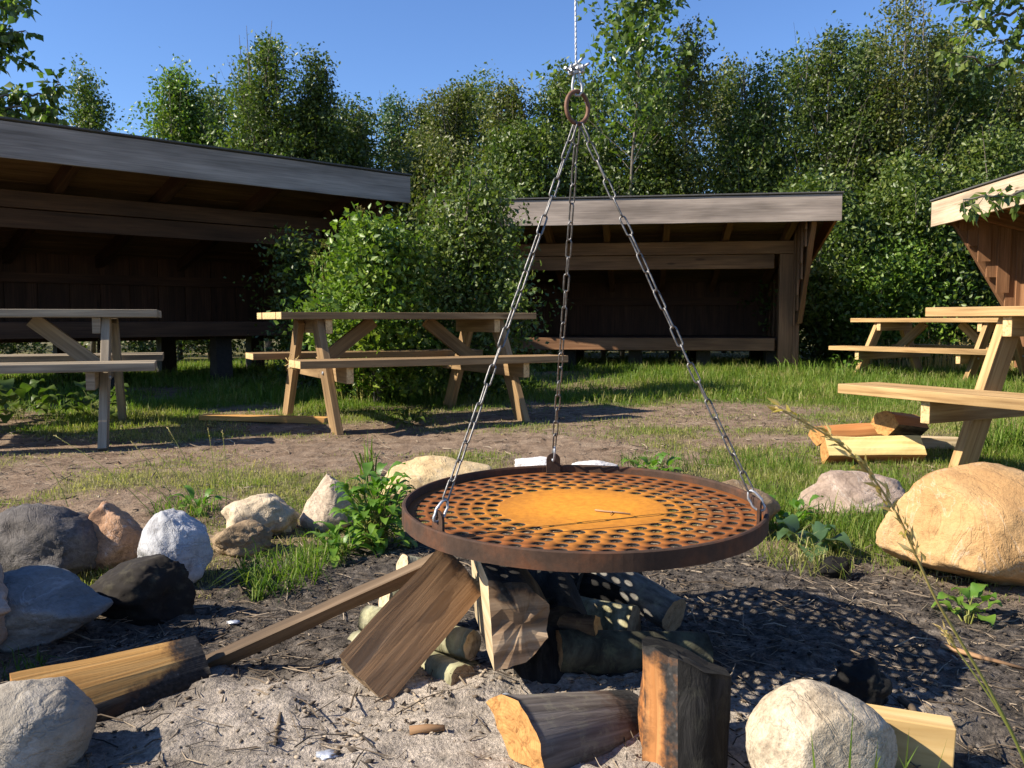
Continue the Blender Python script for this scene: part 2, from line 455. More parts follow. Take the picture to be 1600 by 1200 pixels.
# ------------------------------------------------------------------ ground
PIT_C = np.array([0.14, 1.72])
def pit_mask(x, y):
    d = np.sqrt(((x - PIT_C[0]) / 1.22) ** 2 + ((y - PIT_C[1]) / 1.12) ** 2)
    return 1 - sstep(.85, 1.08, d + .12 * fbm2(x * 3, y * 3, 3, 5))
def ash_mask(x, y):
    d = np.sqrt(((x + .03) / .68) ** 2 + ((y - 1.36) / .40) ** 2)
    return 1 - sstep(.5, 1.25, d + .5 * fbm2(x * 5, y * 5, 4, 8))
def ground_h(x, y):
    x = np.asarray(x, float); y = np.asarray(y, float)
    r = np.sqrt(x * x + y * y)
    h = .05 * fbm2(x * .45, y * .45, 3, 1) * sstep(2.6, 4.5, r)
    h = h + .022 * fbm2(x * 2.3, y * 2.3, 3, 2)
    near = 1 - sstep(3.5, 7, r)
    h = h + near * (.016 * fbm2(x * 14, y * 14, 3, 3) + .007 * fbm2(x * 62, y * 62, 2, 4))
    p = pit_mask(x, y)
    h = h + p * (.010 * np.abs(fbm2(x * 30, y * 30, 3, 9)) - .012)
    h = h + .03 * ash_mask(x, y) * (.6 + .8 * fbm2(x * 6, y * 6, 2, 12))
    h = h + .30 * sstep(8.2, 10.6, y + .12 * np.abs(x)) * sstep(-6, -1, x) * (1 - sstep(3.6, 5.2, x))*.2
    return h
def gh(x, y): return float(ground_h(np.array([x]), np.array([y]))[0])
def gp(px, py):
    """ground point seen at a pixel"""
    p = gnd(px, py)
    for i in range(4): p = gnd(px, py, gh(p.x, p.y))
    return p
def path_mask(x, y):
    c = 4.85 + .12 * x + .5 * fbm2(x * .5, y * .5, 2, 21)
    return np.exp(-((y - c) / (.46 + .22 * (x > 0))) ** 2) * (1 - sstep(1.9, 3.2, x)) 
def hollow_mask(x, y):
    return np.exp(-(((x - .55) / 1.3) ** 2 + ((y - 6.3) / .75) ** 2)) + .9 * np.exp(-(((x - 1.9) / 1.0) ** 2 + ((y - 6.7) / .8) ** 2))
def grass_density(x, y):
    d = .30 + .14 * sstep(4.5, 6, y) + 1.6 * fbm2(x * 1.5, y * 1.5, 4, 31)
    d = d + .5 * sstep(5.5, 7.5, y) + .35 * sstep(.3, 1.4, x) * sstep(2.4, 2.8, y) + .35 * sstep(2.0, 3.2, x)
    d = d * (1 - np.clip(.84 + 1.2 * fbm2(x * 2.2, y * 2.2, 3, 71), .35, .98) * path_mask(x, y)) * (1 - np.clip(1.0 * hollow_mask(x, y), 0, .97))
    d = d * (1 - pit_mask(x, y)) 
    return np.clip(d, 0, 1.3)

def axis(dense0, dense1, st, lo, hi, g=1.12, mx=60):
    a = list(np.arange(dense0, dense1, st)); s = st
    q = a[-1]
    while q < hi: s = min(s * g, mx); q += s; a.append(q)
    s = st; q = a[0]; b = []
    while q > lo: s = min(s * g, mx); q -= s; b.append(q)
    return np.array(b[::-1] + a)
gx = axis(-1.55, 1.75, .012, -400, 400, 1.06)
gy = axis(1.1, 3.3, .012, -30, 600, 1.035)
GX, GY = np.meshgrid(gx, gy)
GZ = ground_h(GX, GY)
nx_, ny_ = len(gx), len(gy)
I = np.arange(nx_ * ny_).reshape(ny_, nx_)
gf = np.stack([I[:-1, :-1], I[:-1, 1:], I[1:, 1:], I[1:, :-1]], -1).reshape(-1, 4)
gxf, gyf = GX.ravel(), GY.ravel()
gm, nt, b = newmat('ground_soil')
tc = N(nt, 'ShaderNodeTexCoord').outputs['Object']
def attrf(n): return N(nt, 'ShaderNodeAttribute', attribute_name=n).outputs['Fac']
soil = ramp(nt, [(.3, (.13, .085, .055)), (.5, (.245, .172, .115)), (.7, (.35, .265, .185))], noisen(nt, tc, 9, 8, .68)).outputs[0]
lit = ramp(nt, [(.3, (.07, .065, .022)), (.5, (.13, .125, .045)), (.68, (.24, .20, .09))], noisen(nt, tc, 14, 8, .7)).outputs[0]
pitc = ramp(nt, [(.30, (.018, .0155, .0135)), (.43, (.058, .049, .040)), (.56, (.13, .108, .087)), (.70, (.27, .23, .185))], noisen(nt, tc, 38, 8, .72)).outputs[0]
ashc = ramp(nt, [(.26, (.05, .044, .038)), (.37, (.28, .24, .195)), (.56, (.45, .385, .315)), (.78, (.54, .465, .395))], noisen(nt, tc, 30, 8, .7)).outputs[0]
c = mixc(nt, attrf('green'), soil, lit)
c = mixc(nt, attrf('pit'), c, pitc)
c = mixc(nt, attrf('ash'), c, ashc)
sp = noisen(nt, tc, 150, 4, .7)
c = mixc(nt, 1.0, c, ramp(nt, [(.3, (.5, .5, .5)), (.55, (1, 1, 1)), (.78, (1.35, 1.3, 1.25))], sp).outputs[0], 'MULTIPLY')
nt.links.new(c, b.inputs['Base Color'])
b.inputs['Roughness'].default_value = .95
b.inputs['Specular IOR Level'].default_value = .15
bumpn(nt, b, math_(nt, 'ADD', sp, math_(nt, 'MULTIPLY', noisen(nt, tc, 45, 6, .7), 2.0)), .8, .009)
gd = grass_density(gxf, gyf)
g = mesh_np('ground', np.stack([gxf, gyf, GZ.ravel()], 1), [gf], gm, attrs={
    'green': sstep(.12, .75, gd), 'pit': pit_mask(gxf, gyf), 'ash': ash_mask(gxf, gyf)}, smooth=True)
tag(g, 'bare trodden earth and thin turf around a fire pit of ash', 'ground', kind='structure')

# ------------------------------------------------------------------ rocks
def rock(px0, px1, py0, py1, mat, label, ry=.75, seed=0, planes=7, amp=.16, lean=0.0, bury=.35, Yc=None, zb=None, shape=None, name='boulder', cat='rock', group='boulders ringing the fire pit', sub=5, fine=.03):
    """boulder whose outline spans px0..px1, py0..py1 in the photograph and rests on the ground"""
    r = random.Random(seed)
    cx = (px0 + px1) / 2
    b_ = gp(cx, py1) if Yc is None else None
    Y = Yc or b_.y
    for _ in range(4):
        rx = (px1 - px0) / 2 / F * Y
        if Yc is None: Y = b_.y + rx * ry * .82
    ctr = at(cx, (py0 + py1) / 2, Y)
    top = at(cx, py0, Y).z
    bot = gh(ctr.x, ctr.y) - bury * (top - gh(ctr.x, ctr.y)) * .6 if zb is None else zb
    rz = (top - bot) / 2; zc = (top + bot) / 2
    bm = bmesh.new(); bmesh.ops.create_icosphere(bm, subdivisions=sub, radius=1)
    P = np.array([v.co[:] for v in bm.verts]); Fc = np.array([[v.index for v in f.verts] for f in bm.faces]); bm.free()
    for k in range(planes):
        n = np.array([r.gauss(0, 1), r.gauss(0, 1), r.gauss(0, .8)]); n /= np.linalg.norm(n)
        o = r.uniform(.62, .86); d = P @ n; q = np.clip(d - o, 0, None)
        P = P - np.outer(q * .82, n)
    so = seed * 7.13
    D = np.array([noise.noise(V(p) * 1.6 + V((so, so, 0))) * amp + noise.noise(V(p) * 4.3 + V((0, so, so))) * amp * .35 + (noise.noise(V(p) * 11 + V((so, 0, so))) + .6 * noise.noise(V(p) * 24)) * fine for p in P])
    P = P * (1 + D)[:, None]
    if shape: P = shape(P)
    mn, mx = P.min(0), P.max(0)
    P = (P - (mn + mx) / 2) / ((mx - mn) / 2)
    P[:, 0] += lean * P[:, 2]
    P = P / np.array([1 + abs(lean), 1, 1])
    P = P * np.array([rx, rx * ry, rz])
    o = mesh_np(name, P, [Fc], mat, smooth=True)
    o.location = (ctr.x, ctr.y, zc)
    return tag(o, label, cat, group)

R_dark = rock_mat('rock_dark_grey', (.055, .047, .042), (.10, .088, .08), (.16, .145, .135), (.28, .26, .25), .35, .4)
R_orange = rock_mat('rock_orange_white', (.24, .125, .065), (.38, .215, .12), (.47, .31, .20), (.68, .65, .62), .6, .25)
R_pale = rock_mat('rock_pale_grey', (.27, .27, .28), (.42, .42, .43), (.55, .55, .56), (.66, .66, .68), .3, .25)
R_slate = rock_mat('rock_blue_grey', (.085, .085, .08), (.165, .165, .16), (.26, .262, .255), (.5, .5, .5), .4, .25)
R_cream = rock_mat('rock_cream', (.36, .27, .17), (.50, .40, .27), (.60, .50, .36), (.66, .58, .46), .3, .25)
R_tan = rock_mat('rock_tan', (.34, .25, .17), (.46, .36, .26), (.55, .45, .34), (.66, .58, .5), .25, .4)
R_flat = rock_mat('rock_honey', (.40, .27, .13), (.52, .38, .20), (.60, .47, .28), (.66, .6, .48), .2, .3)
R_big = rock_mat('rock_ochre', (.36, .19, .07), (.46, .272, .112), (.53, .345, .17), (.72, .64, .52), .45, .2, 3.2)
R_pink = rock_mat('rock_pink_brown', (.24, .17, .12), (.34, .25, .19), (.46, .35, .28), (.7, .66, .6), .6, .25)
R_brown = rock_mat('rock_brown', (.17, .11, .06), (.26, .18, .10), (.34, .25, .15), (.5, .45, .35), .2, .3)
R_white = rock_mat('rock_white', (.52, .49, .47), (.64, .61, .59), (.72, .70, .69), (.8, .78, .78), .3, .2)
R_sand = rock_mat('rock_speckled_sand', (.38, .30, .20), (.49, .40, .28), (.56, .48, .355), (.66, .6, .52), .2, .5)
R_striped = rock_mat('rock_buff_grey', (.17, .145, .115), (.30, .26, .205), (.40, .365, .315), (.6, .57, .53), .45, .2)
def peak(P):
    P = P.copy(); t = np.clip((P[:, 2] + .3) / 1.3, 0, 1)
    P[:, 0] = P[:, 0] * (1 - .72 * t) + .12 * t; P[:, 1] *= (1 - .45 * t); return P
def blunt(P):
    P = P.copy(); t = np.clip((P[:, 2] + .2) / 1.2, 0, 1); P[:, 0] = P[:, 0] * (1 - .25 * t) + .1 * t; return P
def bigshape(P):
    P = P.copy(); t = np.clip(P[:, 0], -1, 1); P[:, 2] *= (1 - .18 * np.clip(t, 0, 1)); return P
def hump(P):
    P = P.copy(); P[:, 2] *= 1 - .35 * np.clip(P[:, 0], -.2, 1) ** 1; return P

rock(-38, 157, 784, 915, R_dark, 'big rounded dark grey boulder behind the blue-grey one at the left edge', .8, 3, 5, .12)
rock(108, 230, 785, 897, R_orange, 'orange boulder with white quartz patches between dark and pale grey boulders', .8, 14, 9, .14, shape=blunt)
rock(210, 334, 795, 922, R_pale, 'pale grey rounded boulder behind the blackened log', .85, 8, 6, .10, shape=blunt)
rock(328, 428, 812, 872, R_brown, 'low dark brown stone in shade below the cream boulder', .7, 9, 7, .2)
rock(346, 468, 771, 846, R_cream, 'cream boulder with a cracked hollow in its face', .8, 25, 8, .22)
rock(468, 562, 740, 834, R_tan, 'pointed pale tan boulder beside the leafy dock plant', .8, 31, 7, .12, shape=peak)
rock(580, 775, 712, 792, R_flat, 'wide flat honey-coloured boulder behind the left rim of the grill', .6, 17, 6, .12)
rock(803, 878, 714, 738, R_white, 'small white stone left of the rear chain tab', .7, 5, 6, .15)
rock(884, 968, 720, 742, R_white, 'flat white stone right of the rear chain tab', .7, 6, 6, .15)
rock(1085, 1216, 747, 850, R_brown, 'brown boulder partly hidden behind the right rim of the grill', .7, 41, 6, .12, shape=hump)
rock(1238, 1408, 735, 812, R_pink, 'pinkish brown boulder with white fringe in the grass', .7, 44, 7, .14)
rock(1380, 1700, 724, 932, R_big, 'very large ochre boulder at the right edge', .75, 58, 6, .10, bury=.15, shape=bigshape)
rock(-60, 174, 890, 1012, R_slate, 'blue-grey boulder with streaked top in front of the dark one', .75, 62, 6, .12, shape=hump)
def tail(P):
    P = P.copy(); k = sstep(.30, .80, P[:, 0]); P[:, 2] = np.where(P[:, 2] > -.4, -.4 + (P[:, 2] + .4) * (1 - .72 * k), P[:, 2]); return P
rock(-430, 46, 700, 1064, R_pink, 'brown stone at the left edge, only its low faceted end in view', .55, 66, 8, .1, shape=tail)  # tall unseen part beyond the left edge added to cast shade on the stones
rock(-70, 140, 1064, 1235, R_striped, 'smooth buff and grey boulder in the bottom left corner', .8, 71, 2, .07)
rock(1163, 1408, 1064, 1260, R_sand, 'speckled sandy boulder at the bottom in front of the sawn plank', .8, 77, 2, .05, fine=.012, shape=hump)
rock(1298, 1392, 1028, 1118, M['charcoal'], 'charred black lump of wood behind the sandy boulder', .7, 81, 9, .3, name='charred_lump', cat='charcoal', group='burnt wood', fine=.05)
rock(1275, 1330, 868, 905, M['charcoal'], 'small charred black chunk below the big-leaved weed', .7, 83, 9, .3, name='charred_lump', cat='charcoal', group='burnt wood', fine=.05, sub=4)

# ------------------------------------------------------------------ hanging grill
GC = V((0.1403, 1.690, 0.330)); GR = 0.3575; TILT = 0.0274
RT = Matrix.Rotation(TILT, 3, 'X')
grill = empty('hanging_grill', GC, 'round rusty fire grill with a punched plate hanging on three chains', 'grill')
def T(x, y, z): return RT @ V((x, y, z))
def build_plate():
    zt, th = -.014, .0036
    vs, fs4 = [], []
    def ringfan(rad, ang):
        pass
    K = 16
    r_in, r_out = .165, .338
    nr = 6; dr = (r_out - r_in) / nr; hr = .0112
    mi = []
    def add(p): vs.append(p); return len(vs) - 1
    for k in range(nr):
        r0, r1 = r_in + k * dr, r_in + (k + 1) * dr; rm = (r0 + r1) / 2
        n = int(round(2 * math.pi * rm / .0405)); off = (.5 if k % 2 else 0) + k * .13
        for i in range(n):
            a0, a1 = 2 * math.pi * (i + off) / n, 2 * math.pi * (i + 1 + off) / n; am = (a0 + a1) / 2
            outer = []
            for q in range(4): outer.append((r1, a0 + (a1 - a0) * q / 4))
            for q in range(4): outer.append((r1 + (r0 - r1) * q / 4, a1))
            for q in range(4): outer.append((r0, a1 + (a0 - a1) * q / 4))
            for q in range(4): outer.append((r0 + (r1 - r0) * q / 4, a0))
            ids = []
            jr = random.uniform(.93, 1.06)
            for (r, a) in outer:
                x, y = r * math.cos(a), r * math.sin(a)
                cx, cy = rm * math.cos(am), rm * math.sin(am)
                d = math.hypot(x - cx, y - cy)
                # hole outline : slightly oval along the ring
                hx, hy = cx + (x - cx) / d * hr * jr, cy + (y - cy) / d * hr * jr
                ids.append((add(T(x, y, zt)), add(T(hx, hy, zt)), add(T(x, y, zt - th)), add(T(hx, hy, zt - th))))
            for q in range(16):
                p, r_ = ids[q], ids[(q + 1) % 16]
                fs4.append((p[0], p[1], r_[1], r_[0]))
                fs4.append((p[2], r_[2], r_[3], p[3]))
                fs4.append((p[1], p[3], r_[3], r_[1])); mi += [0, 1, 1]
    # solid centre and outer band, slightly uneven
    def band(r0, r1, steps, n=220):
        for z, flip in ((zt, 0), (zt - th, 1)):
            g_ = [[add(T(r * math.cos(2 * math.pi * i / n), r * math.sin(2 * math.pi * i / n), z)) for i in range(n)] for r in np.linspace(r0, r1, steps + 1)]
            for s in range(steps):
                for i in range(n):
                    q = (g_[s][i], g_[s + 1][i], g_[s + 1][(i + 1) % n], g_[s][(i + 1) % n])
                    fs4.append(q[::-1] if flip else q); mi.append(flip)
    band(.0004, r_in, 5); band(r_out, GR - .008, 1)
    vv = np.array([tuple(v) for v in vs])
    o = mesh_np('grate_plate', vv, [np.array(fs4)], [M['rust_plate'], M['soot']], parent=grill)
    if len(o.data.polygons) == len(mi): o.data.polygons.foreach_set('material_index', mi)
    return o
build_plate()
mb = MB()
n = 128; prof = [(GR, .001), (GR, -.030), (GR - .0085, -.0305), (GR - .009, -.001), (GR - .007, .003), (GR - .003, .003)]
base = 0
for i in range(n):
    a = 2 * math.pi * i / n
    for (r, z) in prof: mb.v.append(T(r * math.cos(a), r * math.sin(a), z))
for i in range(n):
    j = (i + 1) % n
    for k in range(len(prof)):
        k2 = (k + 1) % len(prof)
        mb.face([i * 6 + k, i * 6 + k2, j * 6 + k2, j * 6 + k], [(i * .02, k * .02)] * 4, 0, False)
rim = mb.build('rim', M['rust_rim'], grill)
# seam where the plate halves were welded
mb = MB()
ws = [(690, 842), (716, 841), (780, 838), (840, 834), (900, 829), (970, 823), (1040, 816), (1112, 809), (1150, 806)]
def seam_px(px, py):
    d = ray(px, py); y_ = GC.y
    for _ in range(4):
        t = (GC.z - .0138 + math.tan(TILT) * (y_ - GC.y) - EYE) / d.z; q = V((0, 0, EYE)) + d * t; y_ = q.y
    return q - GC
mb.tube([seam_px(*q) for q in ws], .0008, 5)
mb.build('weld_seam', M['rust_rim'], grill)

HUB = at(903, 193, GC.y)
def link(mb, c, ax, side, l=.043, w=.0145, r=.0019):
    up = ax.cross(side).normalized()
    pts = []
    hl = l / 2 - w / 2
    for k in range(7):
        a = -math.pi / 2 + math.pi * k / 6
        pts.append(c + ax * (hl + math.cos(a) * (w / 2 - r)) + side * (math.sin(a) * (w / 2 - r)))
    for k in range(7):
        a = math.pi / 2 + math.pi * k / 6
        pts.append(c + ax * (-hl + math.cos(a) * (w / 2 - r)) + side * (math.sin(a) * (w / 2 - r)))
    mb.tube(pts, r, 6, closed=True)
def chain_local(P0, P1, name, tw):
    mb = MB(); d = P1 - P0; L = d.length; n = max(1, round(L / .0375)); pitch = L / n
    ax = d.normalized(); s0 = ax.cross(V((0, 1, 0))).normalized(); s1 = ax.cross(s0).normalized()
    for i in range(n):
        t = (i + .5) / n
        c = P0 + d * t + V((0, 0, -.012 * 4 * t * (1 - t)))
        a = tw + .35 * math.sin(i * .7) + (math.pi / 2 if i % 2 else 0)
        side = s0 * math.cos(a) + s1 * math.sin(a)
        tx = (ax + V((random.uniform(-.02, .02), random.uniform(-.02, .02), 0))).normalized()
        side = (side - tx * side.dot(tx)).normalized()
        link(mb, c, tx, side, pitch + .0062)
    return mb.build(name, M['steel'], grill)
LR = GR - .013
for ang, twist in ((97, .9), (218, .5), (337, .2)):
    a = math.radians(ang); ex = V((-math.sin(a), math.cos(a), 0)); en = V((math.cos(a), math.sin(a), 0)); ez = V((0, 0, 1))
    o = RT @ (en * LR)
    # tab with an eye : outline polygon with a hole as ring of quads
    mb = MB(); w = .0165; ht = .034; hz = .018; hr = .0048
    out = [(-w, -.035), (w, -.035), (w, -.012), (w, .010)] + [(w * math.cos(t), hz + (ht - hz) * math.sin(t)) for t in np.linspace(.1, math.pi - .1, 9)] + [(-w, .010), (-w, -.012)]
    inn = []
    for (x, z) in out:
        t = math.atan2(z - hz, x); inn.append((hr * math.cos(t), hz + hr * math.sin(t)))
    m_ = len(out)
    for d in (0, -.005):
        for (x, z) in out: mb.v.append(RT @ (ex * x + ez * z + en * d) + o)
        for (x, z) in inn: mb.v.append(RT @ (ex * x + ez * z + en * d) + o)
    for k in range(m_):
        k2 = (k + 1) % m_; z4 = [(0, 0)] * 4
        mb.face([k, k2, m_ + k2, m_ + k], z4); mb.face([2 * m_ + k2, 2 * m_ + k, 3 * m_ + k, 3 * m_ + k2], z4)
        mb.face([k2, k, 2 * m_ + k, 2 * m_ + k2], z4); mb.face([m_ + k, m_ + k2, 3 * m_ + k2, 3 * m_ + k], z4)
    lug = mb.build('chain_tab', M['rust_rim'], grill)
    eye = RT @ (ez * hz + en * -.0025) + o
    mb = MB()
    top = eye + (HUB - GC - eye).normalized() * .036
    dv = (top - eye)
    pts = []
    for k in range(13):
        t = math.radians(-200 + 220 * k / 12)
        pts.append(eye + dv * .18 + en * (.011 * math.cos(t)) + dv.normalized() * (.011 * math.sin(t)))
    pts += [eye + dv * .55 + en * .012, eye + dv * .9 + en * .006, eye + dv * 1.0, eye + dv * .9 - en * .006, eye + dv * .55 - en * .012]
    mb.tube(pts, .0026, 6, closed=True)
    mb.build('shackle', M['galv'], lug)
    chain_local(top, HUB - GC + en * .006, 'chain', twist)
# ring
mb = MB(); rc = at(902, 168, GC.y) - GC
rd = V((.86, .5, 0)).normalized()
mb.tube([rc + rd * (.0255 * math.cos(t)) + V((0, 0, .0305 * math.sin(t))) for t in np.linspace(0, 2 * math.pi, 40, endpoint=False)], .0042, 8, closed=True)
mb.build('ring', M['rust_ring'], grill)

# cable
cab = empty('steel_cable', at(899, 110, GC.y), 'thin twisted steel cable with clamps holding up the ring of the grill', 'cable')
co = cab.location.copy()
p_top = V((-.002 + at(897, 0, GC.y).x - .03, GC.y, 3.6)); p_cl = at(900, 108, GC.y)
mb = MB()
for ph in (0, 2.09, 4.19):
    pts = []
    for i in range(260):
        t = i / 259; p = p_cl.lerp(p_top, t); a = ph + t * (p_top - p_cl).length / .03 * 2 * math.pi
        pts.append(p + V((math.cos(a) * .0013, math.sin(a) * .0013, 0)) - co)
    mb.tube(pts, .0014, 5)
mb.build('rope', M['galv'], cab)
mb = MB()
bt = at(902, 146, GC.y)
lp = [p_cl + V((-.002, 0, 0))] + [bt + V((-.011 * math.sin(t) * (1 if t < 3.2 else 1), 0, .016 - .020 * (1 - abs(math.cos(t / 2))) - (.0 if True else 0))) for t in ()]
lp = [p_cl + V((-.002, 0, .01)), p_cl + V((-.004, .001, -.012)), bt + V((-.0095, .001, .014)), bt + V((-.009, 0, .004)), bt + V((-.003, 0, -.004)), bt + V((.004, 0, -.004)), bt + V((.0095, 0, .004)), bt + V((.009, -.001, .014)), p_cl + V((.005, -.001, -.012)), p_cl + V((.004, 0, .012)), p_cl + V((.012, -.01, .018))]
mb.tube([p - co for p in lp], .0028, 6)
mb.build('loop', M['galv'], cab)
for dz, sgn in ((.002, 1), (-.006, -1)):
    mb = MB(); c_ = p_cl + V((0, 0, dz)) - co
    mb.beam(c_ + V((-.014, .002, -.002)), c_ + V((.016, -.004, .003)), .008, .006, (0, 0, 1))
    for sx in (-.010, .012):
        mb.tube([c_ + V((sx, -.004, 0)), c_ + V((sx + .012 * sgn, -.018, .004))], .0024, 6)
        mb.tube([c_ + V((sx, -.006, 0)), c_ + V((sx + .003 * sgn, -.011, .001))], .0045, 6)
    mb.build('cable_clamp', M['galv'], cab)

# twig lying on the plate
mb = MB(); q = [at(930, 797, 1.70), at(950, 800, 1.69), at(968, 801, 1.69), at(985, 803, 1.68)]
zpl = GC.z - .016
def onplate(p): return V((p.x, p.y, zpl + math.tan(TILT) * (p.y - GC.y)))
def plate_px(px, py):
    d = ray(px, py); t = (GC.z - .0115 - EYE) / d.z; p = V((0, 0, EYE)) + d * t
    for i in range(3):
        t = (GC.z - .0115 + math.tan(TILT) * (p.y - GC.y) - EYE) / d.z; p = V((0, 0, EYE)) + d * t
    return p
mb.tube([plate_px(930, 797), plate_px(945, 799), plate_px(960, 800), plate_px(985, 803)], [.0022, .0018, .0019, .0012], 6)
mb.tube([plate_px(957, 800), plate_px(953, 804)], [.0012, .0008], 5)
tag(mb.build('twig', M['log_face'], loc=plate_px(955, 800)), 'short dry twig lying on the plate of the grill', 'twig')

# ------------------------------------------------------------------ logs
def sec_round(r, n=22, mi=0, sq=.05, seed=0):
    rr = random.Random(seed)
    return [((r * (1 + rr.uniform(-sq, sq)) * math.cos(2 * math.pi * k / n), r * (1 + rr.uniform(-sq, sq)) * math.sin(2 * math.pi * k / n)), mi) for k in range(n)]
def sub_edges(poly, mis, m):
    out = []
    for k in range(len(poly)):
        a, b = poly[k], poly[(k + 1) % len(poly)]
        for q in range(m): out.append(((a[0] + (b[0] - a[0]) * q / m, a[1] + (b[1] - a[1]) * q / m), mis[k]))
    return out
def sec_wedge(r, a0, a1, n=10, flat=6):
    """pie slice from a0 to a1 degrees: two split faces (1) and bark (0)"""
    A0, A1 = math.radians(a0), math.radians(a1); out = []
    for q in range(flat): t = q / flat; out.append(((r * t * math.cos(A0), r * t * math.sin(A0)), 1))
    for q in range(n): a = A0 + (A1 - A0) * q / n; out.append(((r * math.cos(a), r * math.sin(a)), 0))
    for q in range(flat): t = 1 - q / flat; out.append(((r * t * math.cos(A1), r * t * math.sin(A1)), 1))
    return out
def logp(name, p0, p1, sec, mats, label, cat='firewood', group=None, b=(0, 0, 1), char=None, amp=.004, taper=1.0, S=18, bend=0.0, seed=1, endj=.004, slope=None):
    """piece of wood from p0 to p1; sec = [((x,y),material)], x to the side, y along b; mats = bark, face, end"""
    p0, p1 = V(p0), V(p1); ax = p1 - p0; L = ax.length; ax.normalize(); b = V(b)
    a = ax.cross(b).normalized(); b = a.cross(ax).normalized()
    mb = MB(); n = len(sec); so = V((seed * 3.1, seed * 1.7, seed * 2.3)); rr = random.Random(seed)
    per = [0]
    for k in range(n):
        q0, q1 = sec[k][0], sec[(k + 1) % n][0]; per.append(per[-1] + math.dist(q0, q1))
    uo, vo = rr.uniform(0, 40), rr.uniform(0, 40)
    for i in range(S + 1):
        t = i / S; sc = 1 + (taper - 1) * t
        for (x, y), m_ in sec:
            nz = noise.noise(V((x * 28, y * 28, t * L * 7)) + so); n2 = noise.noise(V((x * 90, y * 90, t * L * 9)) + so)
            l = math.hypot(x, y) + 1e-6; k_ = sc + (nz * amp + n2 * amp * .5) / max(l, .012)
            q = p0 + ax * (L * t) + a * (x * k_ + bend * math.sin(math.pi * t)) + b * (y * k_)
            if i in (0, S): q += ax * (noise.noise(V((x * 60, y * 60, i)) + so) * endj)
            if slope: q -= ax * (slope(x, y) * max(0, (t - .4) / .6))
            mb.v.append(q); mb.ch.append(min(1.0, max(0.0, char(t, x, y) if char else 0.0)))
    for i in range(S):
        for k in range(n):
            k2 = (k + 1) % n
            mb.face([i * n + k, i * n + k2, (i + 1) * n + k2, (i + 1) * n + k], [(uo + L * i / S, vo + per[k]), (uo + L * i / S, vo + per[k + 1]), (uo + L * (i + 1) / S, vo + per[k + 1]), (uo + L * (i + 1) / S, vo + per[k])], sec[k][1], sec[k][1] == 0)
    cx = sum(s_[0][0] for s_ in sec) / n; cy = sum(s_[0][1] for s_ in sec) / n
    for e, i in ((0, 0), (1, S)):
        rings = [[i * n + k for k in range(n)]]
        for f_ in (.62, .28):
            rg = []
            for k in range(n):
                x, y = sec[k][0]; x, y = cx + (x - cx) * f_, cy + (y - cy) * f_
                sc = 1 + (taper - 1) * e
                q = p0 + ax * (L * e) + a * (x * sc) + b * (y * sc) + ax * (noise.noise(V((x * 60, y * 60, i)) + so) * endj)
                if slope and e: q -= ax * slope(x, y)
                mb.v.append(q); mb.ch.append(min(1.0, max(0.0, char(e, x, y) if char else 0.0))); rg.append(len(mb.v) - 1)
            rings.append(rg)
        mb.v.append(p0 + ax * (L * e - (slope(cx, cy) if slope and e else 0)) + a * cx + b * cy); mb.ch.append(min(1.0, max(0.0, char(e, cx, cy) if char else 0.0))); cidx = len(mb.v) - 1
        fr = (1, .62, .28)
        uvp = lambda k, f_: (cx + (sec[k][0][0] - cx) * f_ + .01, cy + (sec[k][0][1] - cy) * f_)
        for w_ in range(2):
            for k in range(n):
                k2 = (k + 1) % n
                idx = [rings[w_][k], rings[w_ + 1][k], rings[w_ + 1][k2], rings[w_][k2]]; uv_ = [uvp(k, fr[w_]), uvp(k, fr[w_ + 1]), uvp(k2, fr[w_ + 1]), uvp(k2, fr[w_])]
                if e == 0: idx, uv_ = idx[::-1], uv_[::-1]
                mb.face(idx, uv_, 2)
        for k in range(n):
            k2 = (k + 1) % n; idx = [rings[2][k], cidx, rings[2][k2]]; uv_ = [uvp(k, .28), (cx, cy), uvp(k2, .28)]
            if e == 0: idx, uv_ = idx[::-1], uv_[::-1]
            mb.face(idx, uv_, 2)
    o = mb.build(name, mats, loc=(p0 + p1) / 2)
    return tag(o, label, cat, group)
BD, BB = M['bark_dark'], M['bark_birch']
FG = 'firewood stacked under the grill'
# leaning split log, broad brown face to the camera
logp('split_log', gp(562, 1098) + V((0, .02, .033)), at(720, 886, 1.66), sub_edges([(-.064, .018), (.064, .018), (.05, -.022), (-.03, -.05)], [1, 1, 0, 1], 6), [BD, M['log_face'], M['end_brown']],
     'broad brown split log leaning up against the left rim of the grill', group=FG, b=(.30, -.92, .22), char=lambda t, x, y: .9 * (t - .86) * 5 if t > .86 else 0, seed=3, amp=.005)
# thin batten reaching out to the left
logp('batten', gp(328, 1046) + V((0, 0, .012)), at(694, 872, 1.70), sub_edges([(-.011, .016), (.011, .016), (.011, -.016), (-.011, -.016)], [1] * 4, 4), [BD, wood_mat('batten_weathered', [(.07, .045, .025), (.17, .11, .06), (.30, .21, .13)], char=True, knots=False, grain=60, bump=.6), M['end_brown']],
     'long thin batten slanting from the split log on the left up to the grill', group=FG, b=(-.3, -.6, .75), seed=5, amp=.003, S=26)
